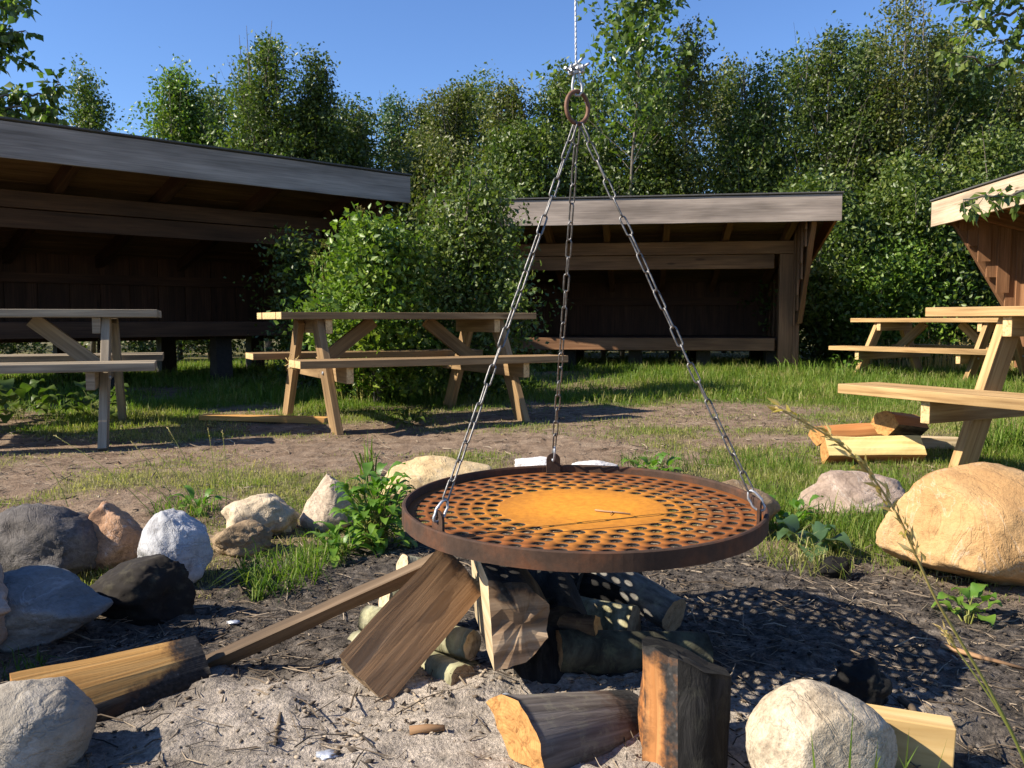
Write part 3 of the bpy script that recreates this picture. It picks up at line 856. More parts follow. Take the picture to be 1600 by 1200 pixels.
# bright wedge and rotten end
M['torn'] = wood_mat('torn_wood_end', [(.06, .035, .02), (.24, .15, .085), (.50, .37, .24)], char=True, knots=False, grain=30, bump=1.0)
logp('split_log', at(768, 985, 1.50), at(738, 905, 1.80), sub_edges([(.0, -.080), (.06, -.07), (.102, -.025), (.108, .035), (.07, .08), (.0, .092)], [0] * 5 + [1], 5), [BD, M['log_pale'], M['torn']],
     'short thick split log with a pale side and torn dark end beside the leaning log', group=FG, b=(-.08, .05, 1), char=lambda t, x, y: 0 if x < .012 else .12 + .6 * (y > .055) + .5 * t, seed=8, amp=.005, endj=.009, S=26)
BG = bark_mat('bark_shaded_green', (.012, .011, .008), (.045, .043, .028), (.10, .098, .065), (20, 14))  # green bark darkened to stand in for the grill's shade on the level log
logp('charred_log', at(880, 1000, 1.64), at(850, 905, 1.95), sec_round(.062, seed=18), [M['charcoal'], M['charcoal'], M['charcoal']], 'thick black log lying deep in the pile behind the torn log', cat='burnt log', group=FG, seed=61, amp=.012)
logp('birch_log', at(990, 985, 1.76), at(820, 960, 1.86), sec_round(.055, seed=19), [BB, BD, M['end_brown']], 'dappled log crossing the middle of the pile under the plate', cat='firewood', group=FG, seed=62, amp=.008, char=lambda t, x, y: .25)
logp('charred_log', at(1000, 930, 1.9), at(800, 925, 2.0), sec_round(.06, seed=20), [M['charcoal'], BD, M['end_brown']], 'sooty log on top at the back of the pile', cat='burnt log', group=FG, seed=63, amp=.008, char=lambda t, x, y: .6)
logp('charred_log', at(1010, 1052, 1.66), at(880, 1062, 1.63), sec_wedge(.045, 20, 160, 10, 6), [M['charcoal'], M['charcoal'], M['charcoal']], 'flat black ember log on the ash before the level log', cat='burnt log', group=FG, seed=64, amp=.010)
# birch rounds
logp('birch_log', at(724, 1064, 1.565) , at(560, 1004, 1.86), sec_round(.030, seed=1), [BB, M['log_pale'], M['end_brown']], 'round mossy birch log in front of the pile, cut end facing right', group=FG, seed=11, amp=.003, bend=.012)
logp('birch_log', at(748, 1060, 1.63), at(640, 985, 1.95), sec_round(.024, seed=2), [BB, M['log_pale'], M['end_brown']], 'thinner birch log just behind the front one, its end beside the other end', group=FG, seed=12, amp=.003)
logp('birch_log', at(574, 966, 1.80), at(738, 1008, 1.66), sec_round(.030, seed=3), [BB, M['log_pale'], M['end_pale']], 'birch log crossing behind the leaning log, its bright bark showing on the right', group=FG, seed=13, amp=.003)
logp('birch_log', at(600, 940, 1.84), at(690, 952, 1.90), sec_round(.032, seed=4), [BB, M['log_orange'], M['end_pale']], 'log with a pale cut end below the batten, left of the leaning log', group=FG, seed=14, amp=.003)
logp('birch_log', at(628, 884, 1.92), at(700, 900, 1.98), sec_round(.027, seed=5), [BB, M['log_pale'], M['end_pale']], 'topmost log of the left side, greenish end above the batten', group=FG, seed=15, amp=.003)
# logs in the shade below the grill
logp('birch_log', at(1054, 962, 1.80), at(930, 890, 1.96), sec_round(.040, seed=6), [bark_mat('bark_rough_grey', (.05, .045, .04), (.15, .14, .125), (.26, .245, .22), (12, 46)), M['log_face'], M['end_brown']], 'rough grey log sloping down to the right under the grill', group=FG, seed=16, amp=.006)
logp('birch_log', at(1098, 1022, 1.70), at(868, 1018, 1.62), sec_round(.043, seed=7), [BG, M['log_face'], M['end_brown']], 'thick green-barked log lying level behind the scorched stump', group=FG, seed=17, amp=.004)
logp('split_log', at(938, 965, 1.66), at(800, 950, 1.72), sec_wedge(.05, 20, 160, 10, 6), [BD, M['log_orange'], M['end_orange']], 'small reddish split log flecked with light through the grill holes', group=FG, b=(0, -.7, -.7), seed=18)
logp('charred_log', at(850, 1078, 1.60), at(838, 945, 1.70), sec_round(.05, seed=8), [M['charcoal'], M['charcoal'], M['charcoal']], 'blackened log end standing in the shade in the middle of the pile', cat='burnt log', group=FG, b=(0, -1, 0), seed=19, amp=.012)
logp('charred_log', at(905, 1070, 1.66), at(985, 1050, 1.78), sec_round(.035, seed=9), [M['charcoal'], BD, M['charcoal']], 'burnt-out black log low in the embers under the level log', cat='burnt log', group=FG, seed=20, amp=.012)
logp('split_log', at(790, 905, 1.95), at(905, 930, 1.9), sec_wedge(.055, 30, 170, 10, 6), [BD, M['log_face'], M['end_brown']], 'dark split log at the back of the pile under the plate', group=FG, seed=21, char=lambda t, x, y: .7)
# scorched upright stump
p0 = V((at(1070, 1180, 1.30).x, 1.30, -.03))
logp('scorched_stump', p0, at(1068, 1012, 1.31) + V((.004, .02, .004)), [((0.068, -.030), 1), ((0.066, -.012), 1), ((0.064, .008), 1), ((0.062, .028), 1), ((0.05, .05), 0), ((0.02, .062), 0), ((-0.02, .062), 0), ((-0.05, .05), 0), ((-0.072, .02), 0), ((-0.07, -.02), 0), ((-0.05, -.052), 0), ((-0.02, -.066), 0), ((-0.0, -.068), 0), ((0.022, -.062), 1), ((0.036, -.052), 1), ((0.052, -.041), 1)],
     [M['charcoal'], M['log_orange'], M['charcoal']], 'scorched upright stump with an orange split side and a black right side', cat='stump', group='burnt wood', b=(0, 1, 0),
     char=lambda t, x, y: (.95 if x < .008 else (.60 if x < .042 and y < 0 else (max(.1, (t - .80) * 4, .42 * (x > .062)) if y < 0 else .4))), seed=23, amp=.010, endj=.012, S=26, taper=.98, slope=lambda x, y: max(0, .055 - x) * .42)
# quarter log, cut end to the left
pa = gp(806, 1192); 
logp('split_log', V((pa.x - .01, pa.y + .02, .012)), V((pa.x + .20, pa.y + .16, -.006)), sec_wedge(.092, 8, 142, 14, 8), [bark_mat('bark_smooth_grey', (.06, .048, .04), (.125, .105, .09), (.20, .175, .155), (4, 60), True, .5), M['log_gold'], M['end_orange']],
     'grey-topped quarter log with a bright orange cut end, left of the stump', group='loose split logs', b=(-.1, -.12, 1), char=lambda t, x, y: max(0, (t - .55) * 2.0), seed=25, amp=.004, endj=.006, taper=.62)
# bottom-left golden log
logp('split_log', gp(78, 1145) + V((-.05, .0, .035)), gp(318, 1052) + V((0, 0, .03)), [((-.068, .012), 1), ((-.035, .016), 1), ((0, .017), 1), ((.035, .012), 1), ((.064, .004), 0), ((.062, -.02), 0), ((.03, -.045), 0), ((-.01, -.05), 0), ((-.045, -.03), 0), ((-.06, -.008), 0)][::-1], [BD, M['log_gold'], M['end_orange']],
     'golden split log with a charred tip beside the bottom left boulder', group='loose split logs', b=(.22, -.66, .74), char=lambda t, x, y: max((t - .70) * 3.2, .55 if y < -.01 else 0, 3.2 * (t - .30) * max(0, x - .01) / .05), seed=27, amp=.004, taper=.72, S=24)
# sawn plank
pk = gp(1487, 1200)
mb = MB(); pr = at(1487, 1170, 1.27); pl = at(1270, 1166, 1.33)
mb.beam(V((pr.x, 1.27, .028)), V((pl.x, 1.33, .036)), .045, .095, (0, 0, 1), 0, 1)
mb.ch = [0.0] * len(mb.v)
tag(mb.build('sawn_plank', [wood_mat('plank_yellow', [(.42, .25, .085), (.58, .39, .16), (.66, .48, .23)], grain=26), M['end_gold']], bevel=.002, loc=pr), 'sawn yellow plank end sticking out behind the speckled sandy boulder', 'plank')
# black log by the pale boulder
def slant(P):
    P = P.copy(); P[:, 2] *= .72 + .38 * np.clip(P[:, 0], -1, 1); P[:, 2] = np.clip(P[:, 2], -1, .62 + .3 * P[:, 0]); return P
rock(126, 304, 868, 988, bark_mat('burnt_bark', (.007, .006, .005), (.02, .016, .013), (.055, .046, .038), (9, 30), False, 1.0), 'big blackened log lying in shadow before the pale grey boulder', .55, 92, 9, .20, shape=slant, name='charred_log', cat='burnt log', group='burnt wood', fine=.05)
# firewood beside the right table
y0 = gp(1360, 722)
def fw(px0, py0, px1, py1, Y0, Y1): return at(px0, py0, Y0), at(px1, py1, Y1)
YB = y0.y
WG = 'fresh firewood beside the right table'
logp('split_log', at(1287, 706, YB + .02), at(1437, 705, YB + .02), sub_edges([(-.06, -.05), (.055, -.05), (.05, .055), (-.03, .045)], [0, 1, 1, 1], 5), [M['log_orange'], wood_mat('split_face_yellow', [(.50, .36, .13), (.64, .48, .20), (.74, .58, .28)], knots=False, grain=55), M['end_orange']],
     'fresh split log lying in front, pale yellow side to the fire', group=WG, b=(0, .62, .78), seed=33, amp=.006)
logp('split_log', at(1276, 697, YB + .20), at(1400, 690, YB + .26), sec_wedge(.10, 25, 155, 10, 6), [M['log_orange'], M['log_orange'], M['end_orange']],
     'red-orange split log lying behind the pale yellow one', group=WG, b=(0, 0, 1), seed=34, amp=.006)
logp('split_log', at(1382, 664, YB + .05), at(1428, 670, YB + .22), sec_wedge(.10, 190, 355, 12, 6)and sub_edges([(-.075, .0), (-.03, -.045), (.02, -.05), (.075, .01), (.045, .055), (0, .07), (-.05, .05)], [0, 0, 0, 1, 1, 0, 0], 3), [BD, M['log_orange'], M['end_orange']],
     'orange split log resting on top of the other two, cut end to the fire', group=WG, b=(0, 0, 1), seed=35, amp=.006)
logp('split_log', at(1400, 688, YB + .36), at(1505, 692, YB + .30), sub_edges([(-.04, -.03), (.04, -.03), (.04, .025), (-.04, .025)], [1] * 4, 4), [BD, M['log_pale'], M['end_pale']],
     'pale split billet lying behind the stack under the right table', group=WG, b=(0, 0, 1), seed=36, amp=.005)
# board lying in the grass behind
pA, pB = gp(318, 656), gp(512, 661)
mb = MB(); mb.beam(V((pA.x, pA.y, gh(pA.x, pA.y) + .02)), V((pB.x, pB.y, gh(pB.x, pB.y) + .02)), .12, .035, (0, 0, 1), 0, 1, wob=.003)
tag(mb.build('loose_board', [M['log_gold'], M['end_gold']], loc=(pA + pB) / 2), 'pale loose board lying in the grass between the two left tables', 'board')
# wood and stick litter one can pick out
for k, (pts, r, lab) in enumerate([
    ([(1290, 1005), (1345, 1012), (1420, 1022)], .004, None),
    ([(1470, 1012), (1530, 1030), (1600, 1048)], .006, 'pale stick on the ash at the right of the grill shadow'),
    ([(1408, 1098), (1425, 1112), (1432, 1126)], .008, 'short bleached stick lying in the grill shadow behind the sawn plank'),
    ([(428, 1175), (436, 1130), (440, 1105)], .0035, 'thin dark twig lying upright in the picture on the pale ash'),
    ([(640, 1148), (668, 1144), (694, 1143)], .008, 'small brown chip of wood on the ash below the pile'),
    ([(372, 912), (366, 905), (380, 930)], .007, 'broken pale stick by the grass tuft near the pale boulder'),
    ([(140, 1058), (148, 1048), (156, 1038)], .006, 'curled bark scrap beside the golden log')]):
    if lab is None: continue
    mb = MB(); P = [gp(*q) + V((0, 0, r * .8)) for q in pts]
    mb.tube(P, [r, r * .9, r * .6], 6)
    tag(mb.build('stick', [M['log_face'], M['bark_dark'], M['log_pale']][(k + 2) % 3] if k != 3 else M['bark_dark'], loc=P[1]), lab, 'stick', 'loose sticks in the fire pit')
for k, (px, py, s, lab) in enumerate([(365, 974, .014, 'crumpled scrap of silver foil in the shade behind the batten'), (510, 1182, .017, 'crumpled foil half buried in the ash at the bottom'), (790, 1088, .010, 'small foil flake beside the quarter log')]):
    p = gp(px, py); bm = bmesh.new(); bmesh.ops.create_icosphere(bm, subdivisions=3, radius=1)
    P = np.array([v.co[:] for v in bm.verts]); Fc = np.array([[v.index for v in f.verts] for f in bm.faces]); bm.free()
    P = P * (1 + .55 * np.array([noise.noise(V(q) * 3.3 + V((k * 5, 0, 0))) for q in P]))[:, None] * np.array([s, s * .7, s * .28])
    o = mesh_np('foil_scrap', P, [Fc], M['ash_flake']); o.location = p + V((0, 0, .003)); tag(o, lab, 'foil', 'foil scraps')

# ------------------------------------------------------------------ picnic tables
def table(x, y, rz, dz, L, so, fo, lx, seat_h, wood, label, fs=.22, sx_=0.0):
    t = empty('picnic_table', (x, y, dz), label, 'picnic table', 'picnic tables around the fire pit', rz)
    ms = [M[wood], M['end_gold'] if wood != 'table_grey' else M['table_grey']]
    mb = MB(); w = .72 / 5
    for k in range(5):
        yy = -.36 + w * (k + .5); j = random.uniform(-.006, .006)
        mb.beam((-L / 2 + j, yy, .7175), (L / 2 + j, yy, .7175 + random.uniform(-.002, .002)), w - .006, .045, (0, 0, 1), 0, 1)
    mb.build('table_top', ms, t, .003)
    for s in (-1, 1):
        mb = MB()
        for k in range(2):
            yy = s * (so - .0675 - k * .135)
            mb.beam((-L / 2 - sx_, yy, seat_h - .0225), (L / 2 + sx_, yy, seat_h - .0225 + random.uniform(-.003, .003)), .129, .045, (0, 0, 1), 0, 1)
        mb.build('seat', ms, t, .003)
    for e in (-1, 1):
        for s in (-1, 1):
            mb = MB()
            up = V((0, s * (fo - fs), .695)).normalized()
            mb.beam((e * lx, s * fo, -.04), (e * lx, s * fs, .694), .045, .125, V((0, 1, 0)), 0, 1)
            mb.build('leg', ms, t, .003)
        mb = MB(); mb.beam((e * (lx - .047), -.33, .648), (e * (lx - .047), .33, .648), .045, .092, (0, 0, 1), 0, 1); mb.build('top_bearer', ms, t, .003)
        mb = MB(); mb.beam((e * (lx - .047), -so + .035, seat_h - .095), (e * (lx - .047), so - .035, seat_h - .095), .045, .098, (0, 0, 1), 0, 1)
        mb.build('seat_bearer', ms, t, .003)
        for s in (-1, 1):
            f_ = (seat_h - .1) / .69; yb = s * (fo + (fs - fo) * f_)
            mb = MB(); mb.tube([(e * (lx + .018), yb, seat_h - .095), (e * (lx + .032), yb, seat_h - .095)], .011, 8); mb.build('bolt', M['galv'], t)
        mb = MB(); mb.beam((e * (lx - .08), 0, seat_h - .05), (e * .20, 0, .685), .045, .09, (0, 0, 1), 0, 1); mb.build('brace', ms, t, .003)
    return t
table(-.796, 6.101, .494, .0, 1.834, .79, .64, .655, .45, 'table_mid', 'brown picnic table in front of the leafy shrub, middle of the scene')
table(-3.039, 5.04, .354, .01, 1.794, .761, .70, .623, .45, 'table_grey', 'weathered grey picnic table cut off by the left edge')
table(2.808, 3.586, -1.105, .012, 1.932, .90, .56, .60, .375, 'table_gold', 'golden picnic table nearest the camera, cut off by the right edge', sx_=.04)
table(4.70, 9.38, -.95, -.03, 1.77, .77, .72, .60, .43, 'table_gold', 'far golden picnic table standing before the hedge on the right')
# string on the middle table
cs = at(456, 566, 5.62); mb = MB()
for k in range(9):
    pts = [cs + V((random.uniform(-.05, .05), random.uniform(-.03, .03), random.uniform(-.06, .05))) for _ in range(4)]
    fine = [pts[0].lerp(pts[1], t).lerp(pts[1].lerp(pts[2], t), t).lerp(pts[2].lerp(pts[3], t), t) for t in np.linspace(0, 1, 9)]
    mb.tube(fine, .0025, 4)
mb.build('string_tangle', M['straw'], loc=cs)
tag(bpy.data.objects['string_tangle'], 'tangle of pale string tied round the left leg of the middle table', 'string')
for v_ in [bpy.data.objects['string_tangle'].data]:
    a = v_.attributes.new('rnd', 'FLOAT', 'POINT'); a.data.foreach_set('value', [.7] * len(v_.vertices))

# ------------------------------------------------------------------ shelters
def shelter(B, ex, L, zt, label, fascia, posts=(True, True), rear_low=False, over=.9, depth=3.0, ang=True, inner='larch', hb=1):
    """timber lean-to; B = right end of the roof front (seen from the front), ex = direction left to right"""
    ex = V((ex[0], ex[1], 0)).normalized(); ey = V((-ex.y, ex.x, 0)); A = V((B[0], B[1], 0)) - ex * L
    t = empty('log_shelter', A, label, 'shelter', 'timber shelters around the clearing', math.atan2(ex.y, ex.x))
    dz = zt - 2.11; sl = .27
    def P(x, y, z): return (x, y, z)
    zr = lambda y: zt - .05 - sl * y          # underside of the roof boards
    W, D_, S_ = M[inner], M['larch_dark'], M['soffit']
    # roof boards run along the front
    mb = MB(); nb = 12; bw = depth / nb
    for k in range(nb):
        yy = .045 + bw * (k + .5)
        mb.beam((0.02, yy, zr(yy) + .012), (L - .02, yy, zr(yy) + .012), bw - .003, .022, V((0, sl, 1)))
    mb.build('roof', S_, t)
    mb = MB(); mb.beam((0.0, -.015, zr(-.015) + .045), (0.0, depth + .1, zr(depth + .1) + .045), .01, .01)
    mb = MB(); q = [(-.012, -.05), (L + .012, -.05), (L + .012, depth + .1), (-.012, depth + .1)]
    for z_ in (.026, .040):
        for (x, y) in q: mb.v.append(V((x, y, zr(y) + z_)))
    for f in ((3, 2, 1, 0), (4, 5, 6, 7), (0, 1, 5, 4), (1, 2, 6, 5), (2, 3, 7, 6), (3, 0, 4, 7)): mb.face(list(f), [(0, 0)] * 4)
    mb.build('roofing_felt', M['felt'], t)
    mb = MB(); mb.beam((0, -.016, zt - .175 + .008), (L, -.016, zt - .175 + .008), .032, .285, (0, 0, 1), wob=.002)
    mb.build('fascia_board', M[fascia], t, .003)
    mb = MB(); mb.beam((.02, .04, zr(0) - .11), (.02, depth, zr(depth) - .11), .03, .19, (0, 0, 1)); mb.build('barge_board', W, t, .003)
    mb = MB(); mb.beam((L - .02, .04, zr(0) - .11), (L - .02, depth, zr(depth) - .11), .03, .19, (0, 0, 1)); mb.build('barge_board', W, t, .003)
    nr = 6
    for k in range(nr):
        x = .42 + (L - .84) * k / (nr - 1)
        mb = MB(); mb.beam((x, .02, zr(.02) - .068), (x, depth, zr(depth) - .068), .075, .13, (0, 0, 1)); mb.build('rafter', W, t, .004)
    xa, xb = .42, L - .42
    hz = zr(over) - .14
    mb = MB(); mb.beam((xa - .12, over, hz - .08), (xb + .12, over, hz - .08), .10, .15, (0, 0, 1)); mb.build('header_beam', W, t, .004)
    mb = MB(); mb.beam((xa + .14, over + .03, hz - .245), (xb - .14, over + .03, hz - .245), .08, .17, (0, 0, 1)); mb.build('header_beam', W, t, .004)
    sz = .51 + dz
    mb = MB(); mb.beam((xa + .12, over + .01, sz - .075), (xb - .12, over + .01, sz - .075), .09, .15, (0, 0, 1)); mb.build('sill_beam', W, t, .004)
    mb = MB()
    nf = 10
    for k in range(nf):
        yy = over + .1 + (depth - over - .2) * (k + .5) / nf
        mb.beam((xa, yy, sz - .01), (xb, yy, sz - .01), (depth - over - .2) / nf - .004, .025, (0, 0, 1))
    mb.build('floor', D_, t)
    for x in (xa, xb):
        mb = MB()
        sgn = -1 if x == xa else 1
        mb.beam((x, over + .005, .20 + dz * .6), (x, over + .005, hz - .16), .16, .12, (0, 1, 0))
        mb.beam((x + sgn * .12, over + .03, .16 + dz * .6), (x + sgn * .12, over + .03, zr(over) - .02), .075, .16, (0, 1, 0))
        mb.build('post', W, t, .004)
        mb = MB(); mb.beam((x + sgn * .16, over - .02, .72 + dz), (x + sgn * .16, .10, zr(.1) - .03), .06, .14, (0, -.4, 1), w2=.06, h2=.21, wob=.006); mb.build('brace', W, t, .006)
        # side wall of upright boards
        mb = MB(); ns = 11
        for k in range(ns):
            yy = over + .03 + (depth - over - .08) * (k + .5) / ns
            xx = x + sgn * (.085 + .022 * (k % 2)); mb.beam((xx, yy, .28 + dz), (xx, yy, zr(yy) - .005), .02, (depth - over - .18) / ns + .03, (0, 1, 0))
        nw = 7
        for k in range(nw):
            yy = .16 + (over + .02 - .16) * (k + .5) / nw; xx = x + sgn * (.085 + .022 * (k % 2))
            zb = .72 + dz + (over - .02 - yy - .05) / (over - .12) * (zr(.1) - .03 - .72 - dz)
            if zr(yy) - zb > .05: mb.beam((xx, yy, zb), (xx, yy, zr(yy) - .005), .02, (over - .14) / nw + .03, (0, 1, 0))
        mb.build('side_wall', W, t)
    mb = MB(); ns = int((xb - xa) / .155)
    for k in range(ns):
        x = xa + (xb - xa) * (k + .5) / ns
        yy = depth - .08 + .024 * (k % 2); x = xa - .11 + (xb - xa + .22) * (k + .5) / ns; mb.beam((x, yy, .28 + dz), (x, yy, zr(yy) + .005), (xb - xa + .22) / ns + .035, .021, (0, 1, 0))
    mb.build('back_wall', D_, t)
    mb = MB(); mb.beam((xa, depth - .12, 1.0 + dz), (xb, depth - .12, 1.0 + dz), .05, .11, (0, 0, 1)); mb.build('wall_rail', D_, t)
    for yy in (over + .25, depth - .3):
        for k in range(5):
            x = xa + .1 + (xb - xa - .2) * k / 4
            mb = MB(); mb.beam((x, yy, -.12), (x, yy, sz - .16), .19, .19, (0, 1, 0), w2=.17, h2=.17); mb.build('pier', M['pier'], t, .006)
        mb = MB(); mb.beam((xa - .05, yy, sz - .09), (xb + .05, yy, sz - .09), .10, .13, (0, 0, 1)); mb.build('floor_joist', D_, t)
    return t
shelter((-1.13, 9.5), (.737, .676), 5.6, 2.27, 'large shaded timber shelter with a grey sloping roof edge on the left', 'fascia_silver', inner='larch_shaded')
shelter((at(1315, 320, 9.4).x, 9.4), (.989, -.149), 4.4, 2.07, 'open timber shelter behind the shrub in the middle of the clearing', 'fascia')
A_ = at(1459, 326, 10.2)
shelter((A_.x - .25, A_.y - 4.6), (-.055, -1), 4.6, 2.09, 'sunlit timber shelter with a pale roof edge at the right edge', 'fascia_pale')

# ------------------------------------------------------------------ foliage
def unit(a): return a / np.maximum(np.linalg.norm(a, axis=-1, keepdims=True), 1e-9)
def leaves(C, size, updir=.6, aspect=.55, D=None, droop=0.0, var=.35):
    """leaf cards (folded rhombs, 2 quads' worth of 6 vertices) at centres C"""
    n = len(C)
    if D is None: D = rng.normal(size=(n, 3))
    D = D + np.array([0, 0, -droop]); D = unit(D)
    Nn = rng.normal(size=(n, 3)) * .8 + np.array([0, 0, updir]); Nn = unit(Nn - D * (Nn * D).sum(1)[:, None])
    S = np.cross(D, Nn)
    l = size * (1 + var * rng.uniform(-1, 1, n))[:, None]; w = l * aspect * .5
    fold = l * .10
    p0 = C; p1 = C + D * l * .38 + S * w + Nn * fold; p2 = C + D * l - Nn * fold * .6; p3 = C + D * l * .38 - S * w + Nn * fold; 
    v = np.stack([p0, p1, p2, p3], 1).reshape(-1, 3)
    i = np.arange(n)[:, None] * 4
    f = np.concatenate([i + np.array([0, 1, 2]), i + np.array([0, 2, 3])])
    return v, f
def rep(r, k=4): return np.repeat(r, k)

def tree(name, label, px, pyt, Y, hw, mat, n_br=44, tw=9, lf=13, cr=.13, leaf=.062, base=.12, up=(.5, 1.1), group='trees of the hedgerow behind the shelters', cat='tree', stems=1, rtrunk=.05, shoots=4, seed=0, droop=.15, updir=.6, X=None, H=None, R=None, skirt=1.0, limbs_only=None, leafprob=1.0, low_rnd=0.0, top_bias=.0, trunkmat='bark_tree', pointed=0.0):
    r = random.Random(seed * 77 + 5)
    if X is None: X = at(px, 500, Y).x
    if H is None: H = at(px, pyt, Y).z
    if R is None: R = hw / F * Y
    z0 = gh(X, Y)
    t = empty(name, (X, Y, z0), label, cat, group)
    mb = MB(); Cs = []; Ds = []; Ks = []
    for st in range(stems):
        sx, sy = (0, 0) if stems == 1 else (r.uniform(-.35, .35) * R, r.uniform(-.3, .3) * R)
        hh = H * (1 if st == 0 else r.uniform(.72, .96)); ln = V((r.uniform(-.06, .06), r.uniform(-.05, .05), 0))
        tp = []
        for k in range(9):
            q = k / 8; tp.append(V((sx * (.3 + .7 * q), sy * (.3 + .7 * q), hh * q - .05)) + ln * (hh * q) + V((r.uniform(-1, 1), r.uniform(-1, 1), 0)) * .03)
        mb.tube(tp, [rtrunk * (1 - .9 * k / 8) * (1 if st == 0 else .7) for k in range(9)], 7)
        nb = n_br // stems
        for i in range(nb):
            q = base + (1 - base) * ((i + r.random()) / nb) ** (1 - top_bias)
            f = q * 8; k = min(int(f), 7); o = tp[k].lerp(tp[k + 1], f - k)
            prof = (min(1.0, .62 + .9 * q) * skirt if q < .42 else max(.05, (1 - ((q - .42) / .62) ** 1.25)))
            Lb = R * prof * r.uniform(.55, 1.3)
            az = i * 2.399 + r.uniform(-.5, .5); el = r.uniform(*up) * (.75 + .5 * q)
            d = V((math.cos(az) * math.cos(el), math.sin(az) * math.cos(el), math.sin(el)))
            Lb /= max(.45, math.cos(el))
            if o.z + d.z * Lb > hh * 1.02: Lb = max(.12, (hh * 1.02 - o.z) / max(d.z, .2))
            pts = [o]; dd = d.copy()
            for s in range(4):
                dd = (dd + V((r.uniform(-.18, .18), r.uniform(-.18, .18), .05))).normalized(); pts.append(pts[-1] + dd * Lb / 4)
            mb.tube(pts, [rtrunk * .28 * (1 - q * .6) * (1 - .2 * s) for s in range(5)], 4, caps=False)
            for s in range(tw):
                u = .22 + .8 * (s + r.random()) / tw; g = min(u, .999) * 4; k2 = int(g)
                c = pts[k2].lerp(pts[k2 + 1], g - k2) + V((r.gauss(0, 1), r.gauss(0, 1), r.gauss(0, .8))) * (cr * .9)
                Cs.append(c); Ds.append(dd); Ks.append(r.random())
        for s in range(shoots):
            a = r.uniform(0, 6.28); rr_ = R * (r.uniform(.0, .28) if pointed else r.uniform(.05, .5)); o = V((sx + math.cos(a) * rr_, sy + math.sin(a) * rr_, hh * r.uniform(.72, .86))); d = V((r.uniform(-.12, .12), r.uniform(-.12, .12), 1))
            L2 = hh * r.uniform(.12, .24); e = o + d * L2
            mb.tube([o, o.lerp(e, .5), e], [.010, .007, .003], 4, caps=False)
            for m_ in range(7):
                Cs.append(o.lerp(e, m_ / 6.2) + V((r.gauss(0, 1), r.gauss(0, 1), 0)) * cr * .35); Ds.append(d); Ks.append(r.random())
    mb.build('trunk', M[trunkmat], t)
    Cs = np.array([tuple(c) for c in Cs]); Ds = np.array([tuple(d) for d in Ds]); Ks = np.array(Ks)
    if pointed:
        rho = np.hypot(Cs[:, 0], Cs[:, 1]) / R; azc = np.arctan2(Cs[:, 1], Cs[:, 0])
        wob = .10 * np.sin(azc * 3 + seed) + .07 * np.sin(azc * 5 + 2 * seed) + .5 * vnoise2(azc * 2.2 + seed, Cs[:, 2] * 1.3, seed % 17) * .35
        kp = Cs[:, 2] / H < 1.05 - pointed * np.clip(rho, 0, 2) ** 1.15 + wob
        Cs, Ds, Ks = Cs[kp], Ds[kp], Ks[kp]
    C = np.repeat(Cs, lf, 0) + rng.normal(size=(len(Cs) * lf, 3)) * np.array([cr, cr, cr * .75]) * .8
    D = np.repeat(Ds, lf, 0) * .35 + rng.normal(size=C.shape) * .8
    keep = (C[:, 2] > .05) & (rng.random(len(C)) < leafprob)
    C, D = C[keep], D[keep]; K = np.repeat(Ks, lf)[keep]
    vv, ff = leaves(C, leaf, updir, .58, D, droop)
    mesh_np('crown', vv, [ff], M[mat], t, {'rnd': rep(np.clip(.55 * K + .45 * rng.random(len(C)), 0, 1))})
    return t

TREES = [
 # name, label, px, top, Y, hw, material, kw
 ('small_tree', 'small lone tree peeping over the left shelter roof', 143, 122, 16, 46, 'leaf_mid', dict(n_br=34)),
 ('young_tree', 'pale green young tree with a knobbly top above the left roof', 280, 118, 15, 58, 'leaf_bright', dict(n_br=40)),
 ('tall_tree', 'tall double-topped tree above the left shelter roof', 420, 76, 14, 78, 'leaf_mid', dict(stems=2, n_br=64)),
 ('narrow_tree', 'narrow pointed dark tree right of the double-topped one', 508, 98, 14.3, 50, 'leaf_dark', dict(n_br=46)),
 ('low_tree', 'low dark tree at the right end of the left roof', 562, 186, 15, 38, 'leaf_dark', dict(n_br=34)),
 ('willow_tree', 'bluish green willow-like tree in the sky gap', 622, 166, 19, 48, 'leaf_blue', dict(n_br=46, droop=.5)),
 ('broad_tree', 'broad olive tree right of the sky gap', 704, 146, 17, 70, 'leaf_olive', dict(n_br=56)),
 ('olive_tree', 'olive-green tree left of the hanging cable', 790, 150, 15, 62, 'leaf_olive', dict(n_br=52)),
 ('leafy_tree', 'dark leafy tree directly behind the hanging ring', 868, 125, 14, 66, 'leaf_mid', dict(n_br=56)),
 ('sparse_tree', 'thin sparse tree right of the poplar', 1075, 52, 13.4, 58, 'leaf_olive', dict(n_br=50, lf=13)),
 ('bushy_tree', 'bushy tree with ragged top above the middle of the centre shelter', 1190, 108, 13.6, 78, 'leaf_mid', dict(stems=2, n_br=66)),
 ('dense_tree', 'dense dark tree above the right end of the centre shelter', 1290, 62, 13, 82, 'leaf_dark', dict(stems=2, n_br=76)),
 ('tall_sparse_tree', 'tallest tree with brownish leaves near the upper right', 1400, -12, 12.8, 74, 'leaf_olive', dict(stems=3, n_br=72, lf=14)),
 ('edge_tree', 'tree with fine foliage behind the right shelter', 1500, 108, 13.2, 76, 'leaf_mid', dict(n_br=60)),
 ('fir_like_tree', 'feathery tree at the far right edge', 1595, 118, 13, 70, 'leaf_olive', dict(n_br=54)),
]
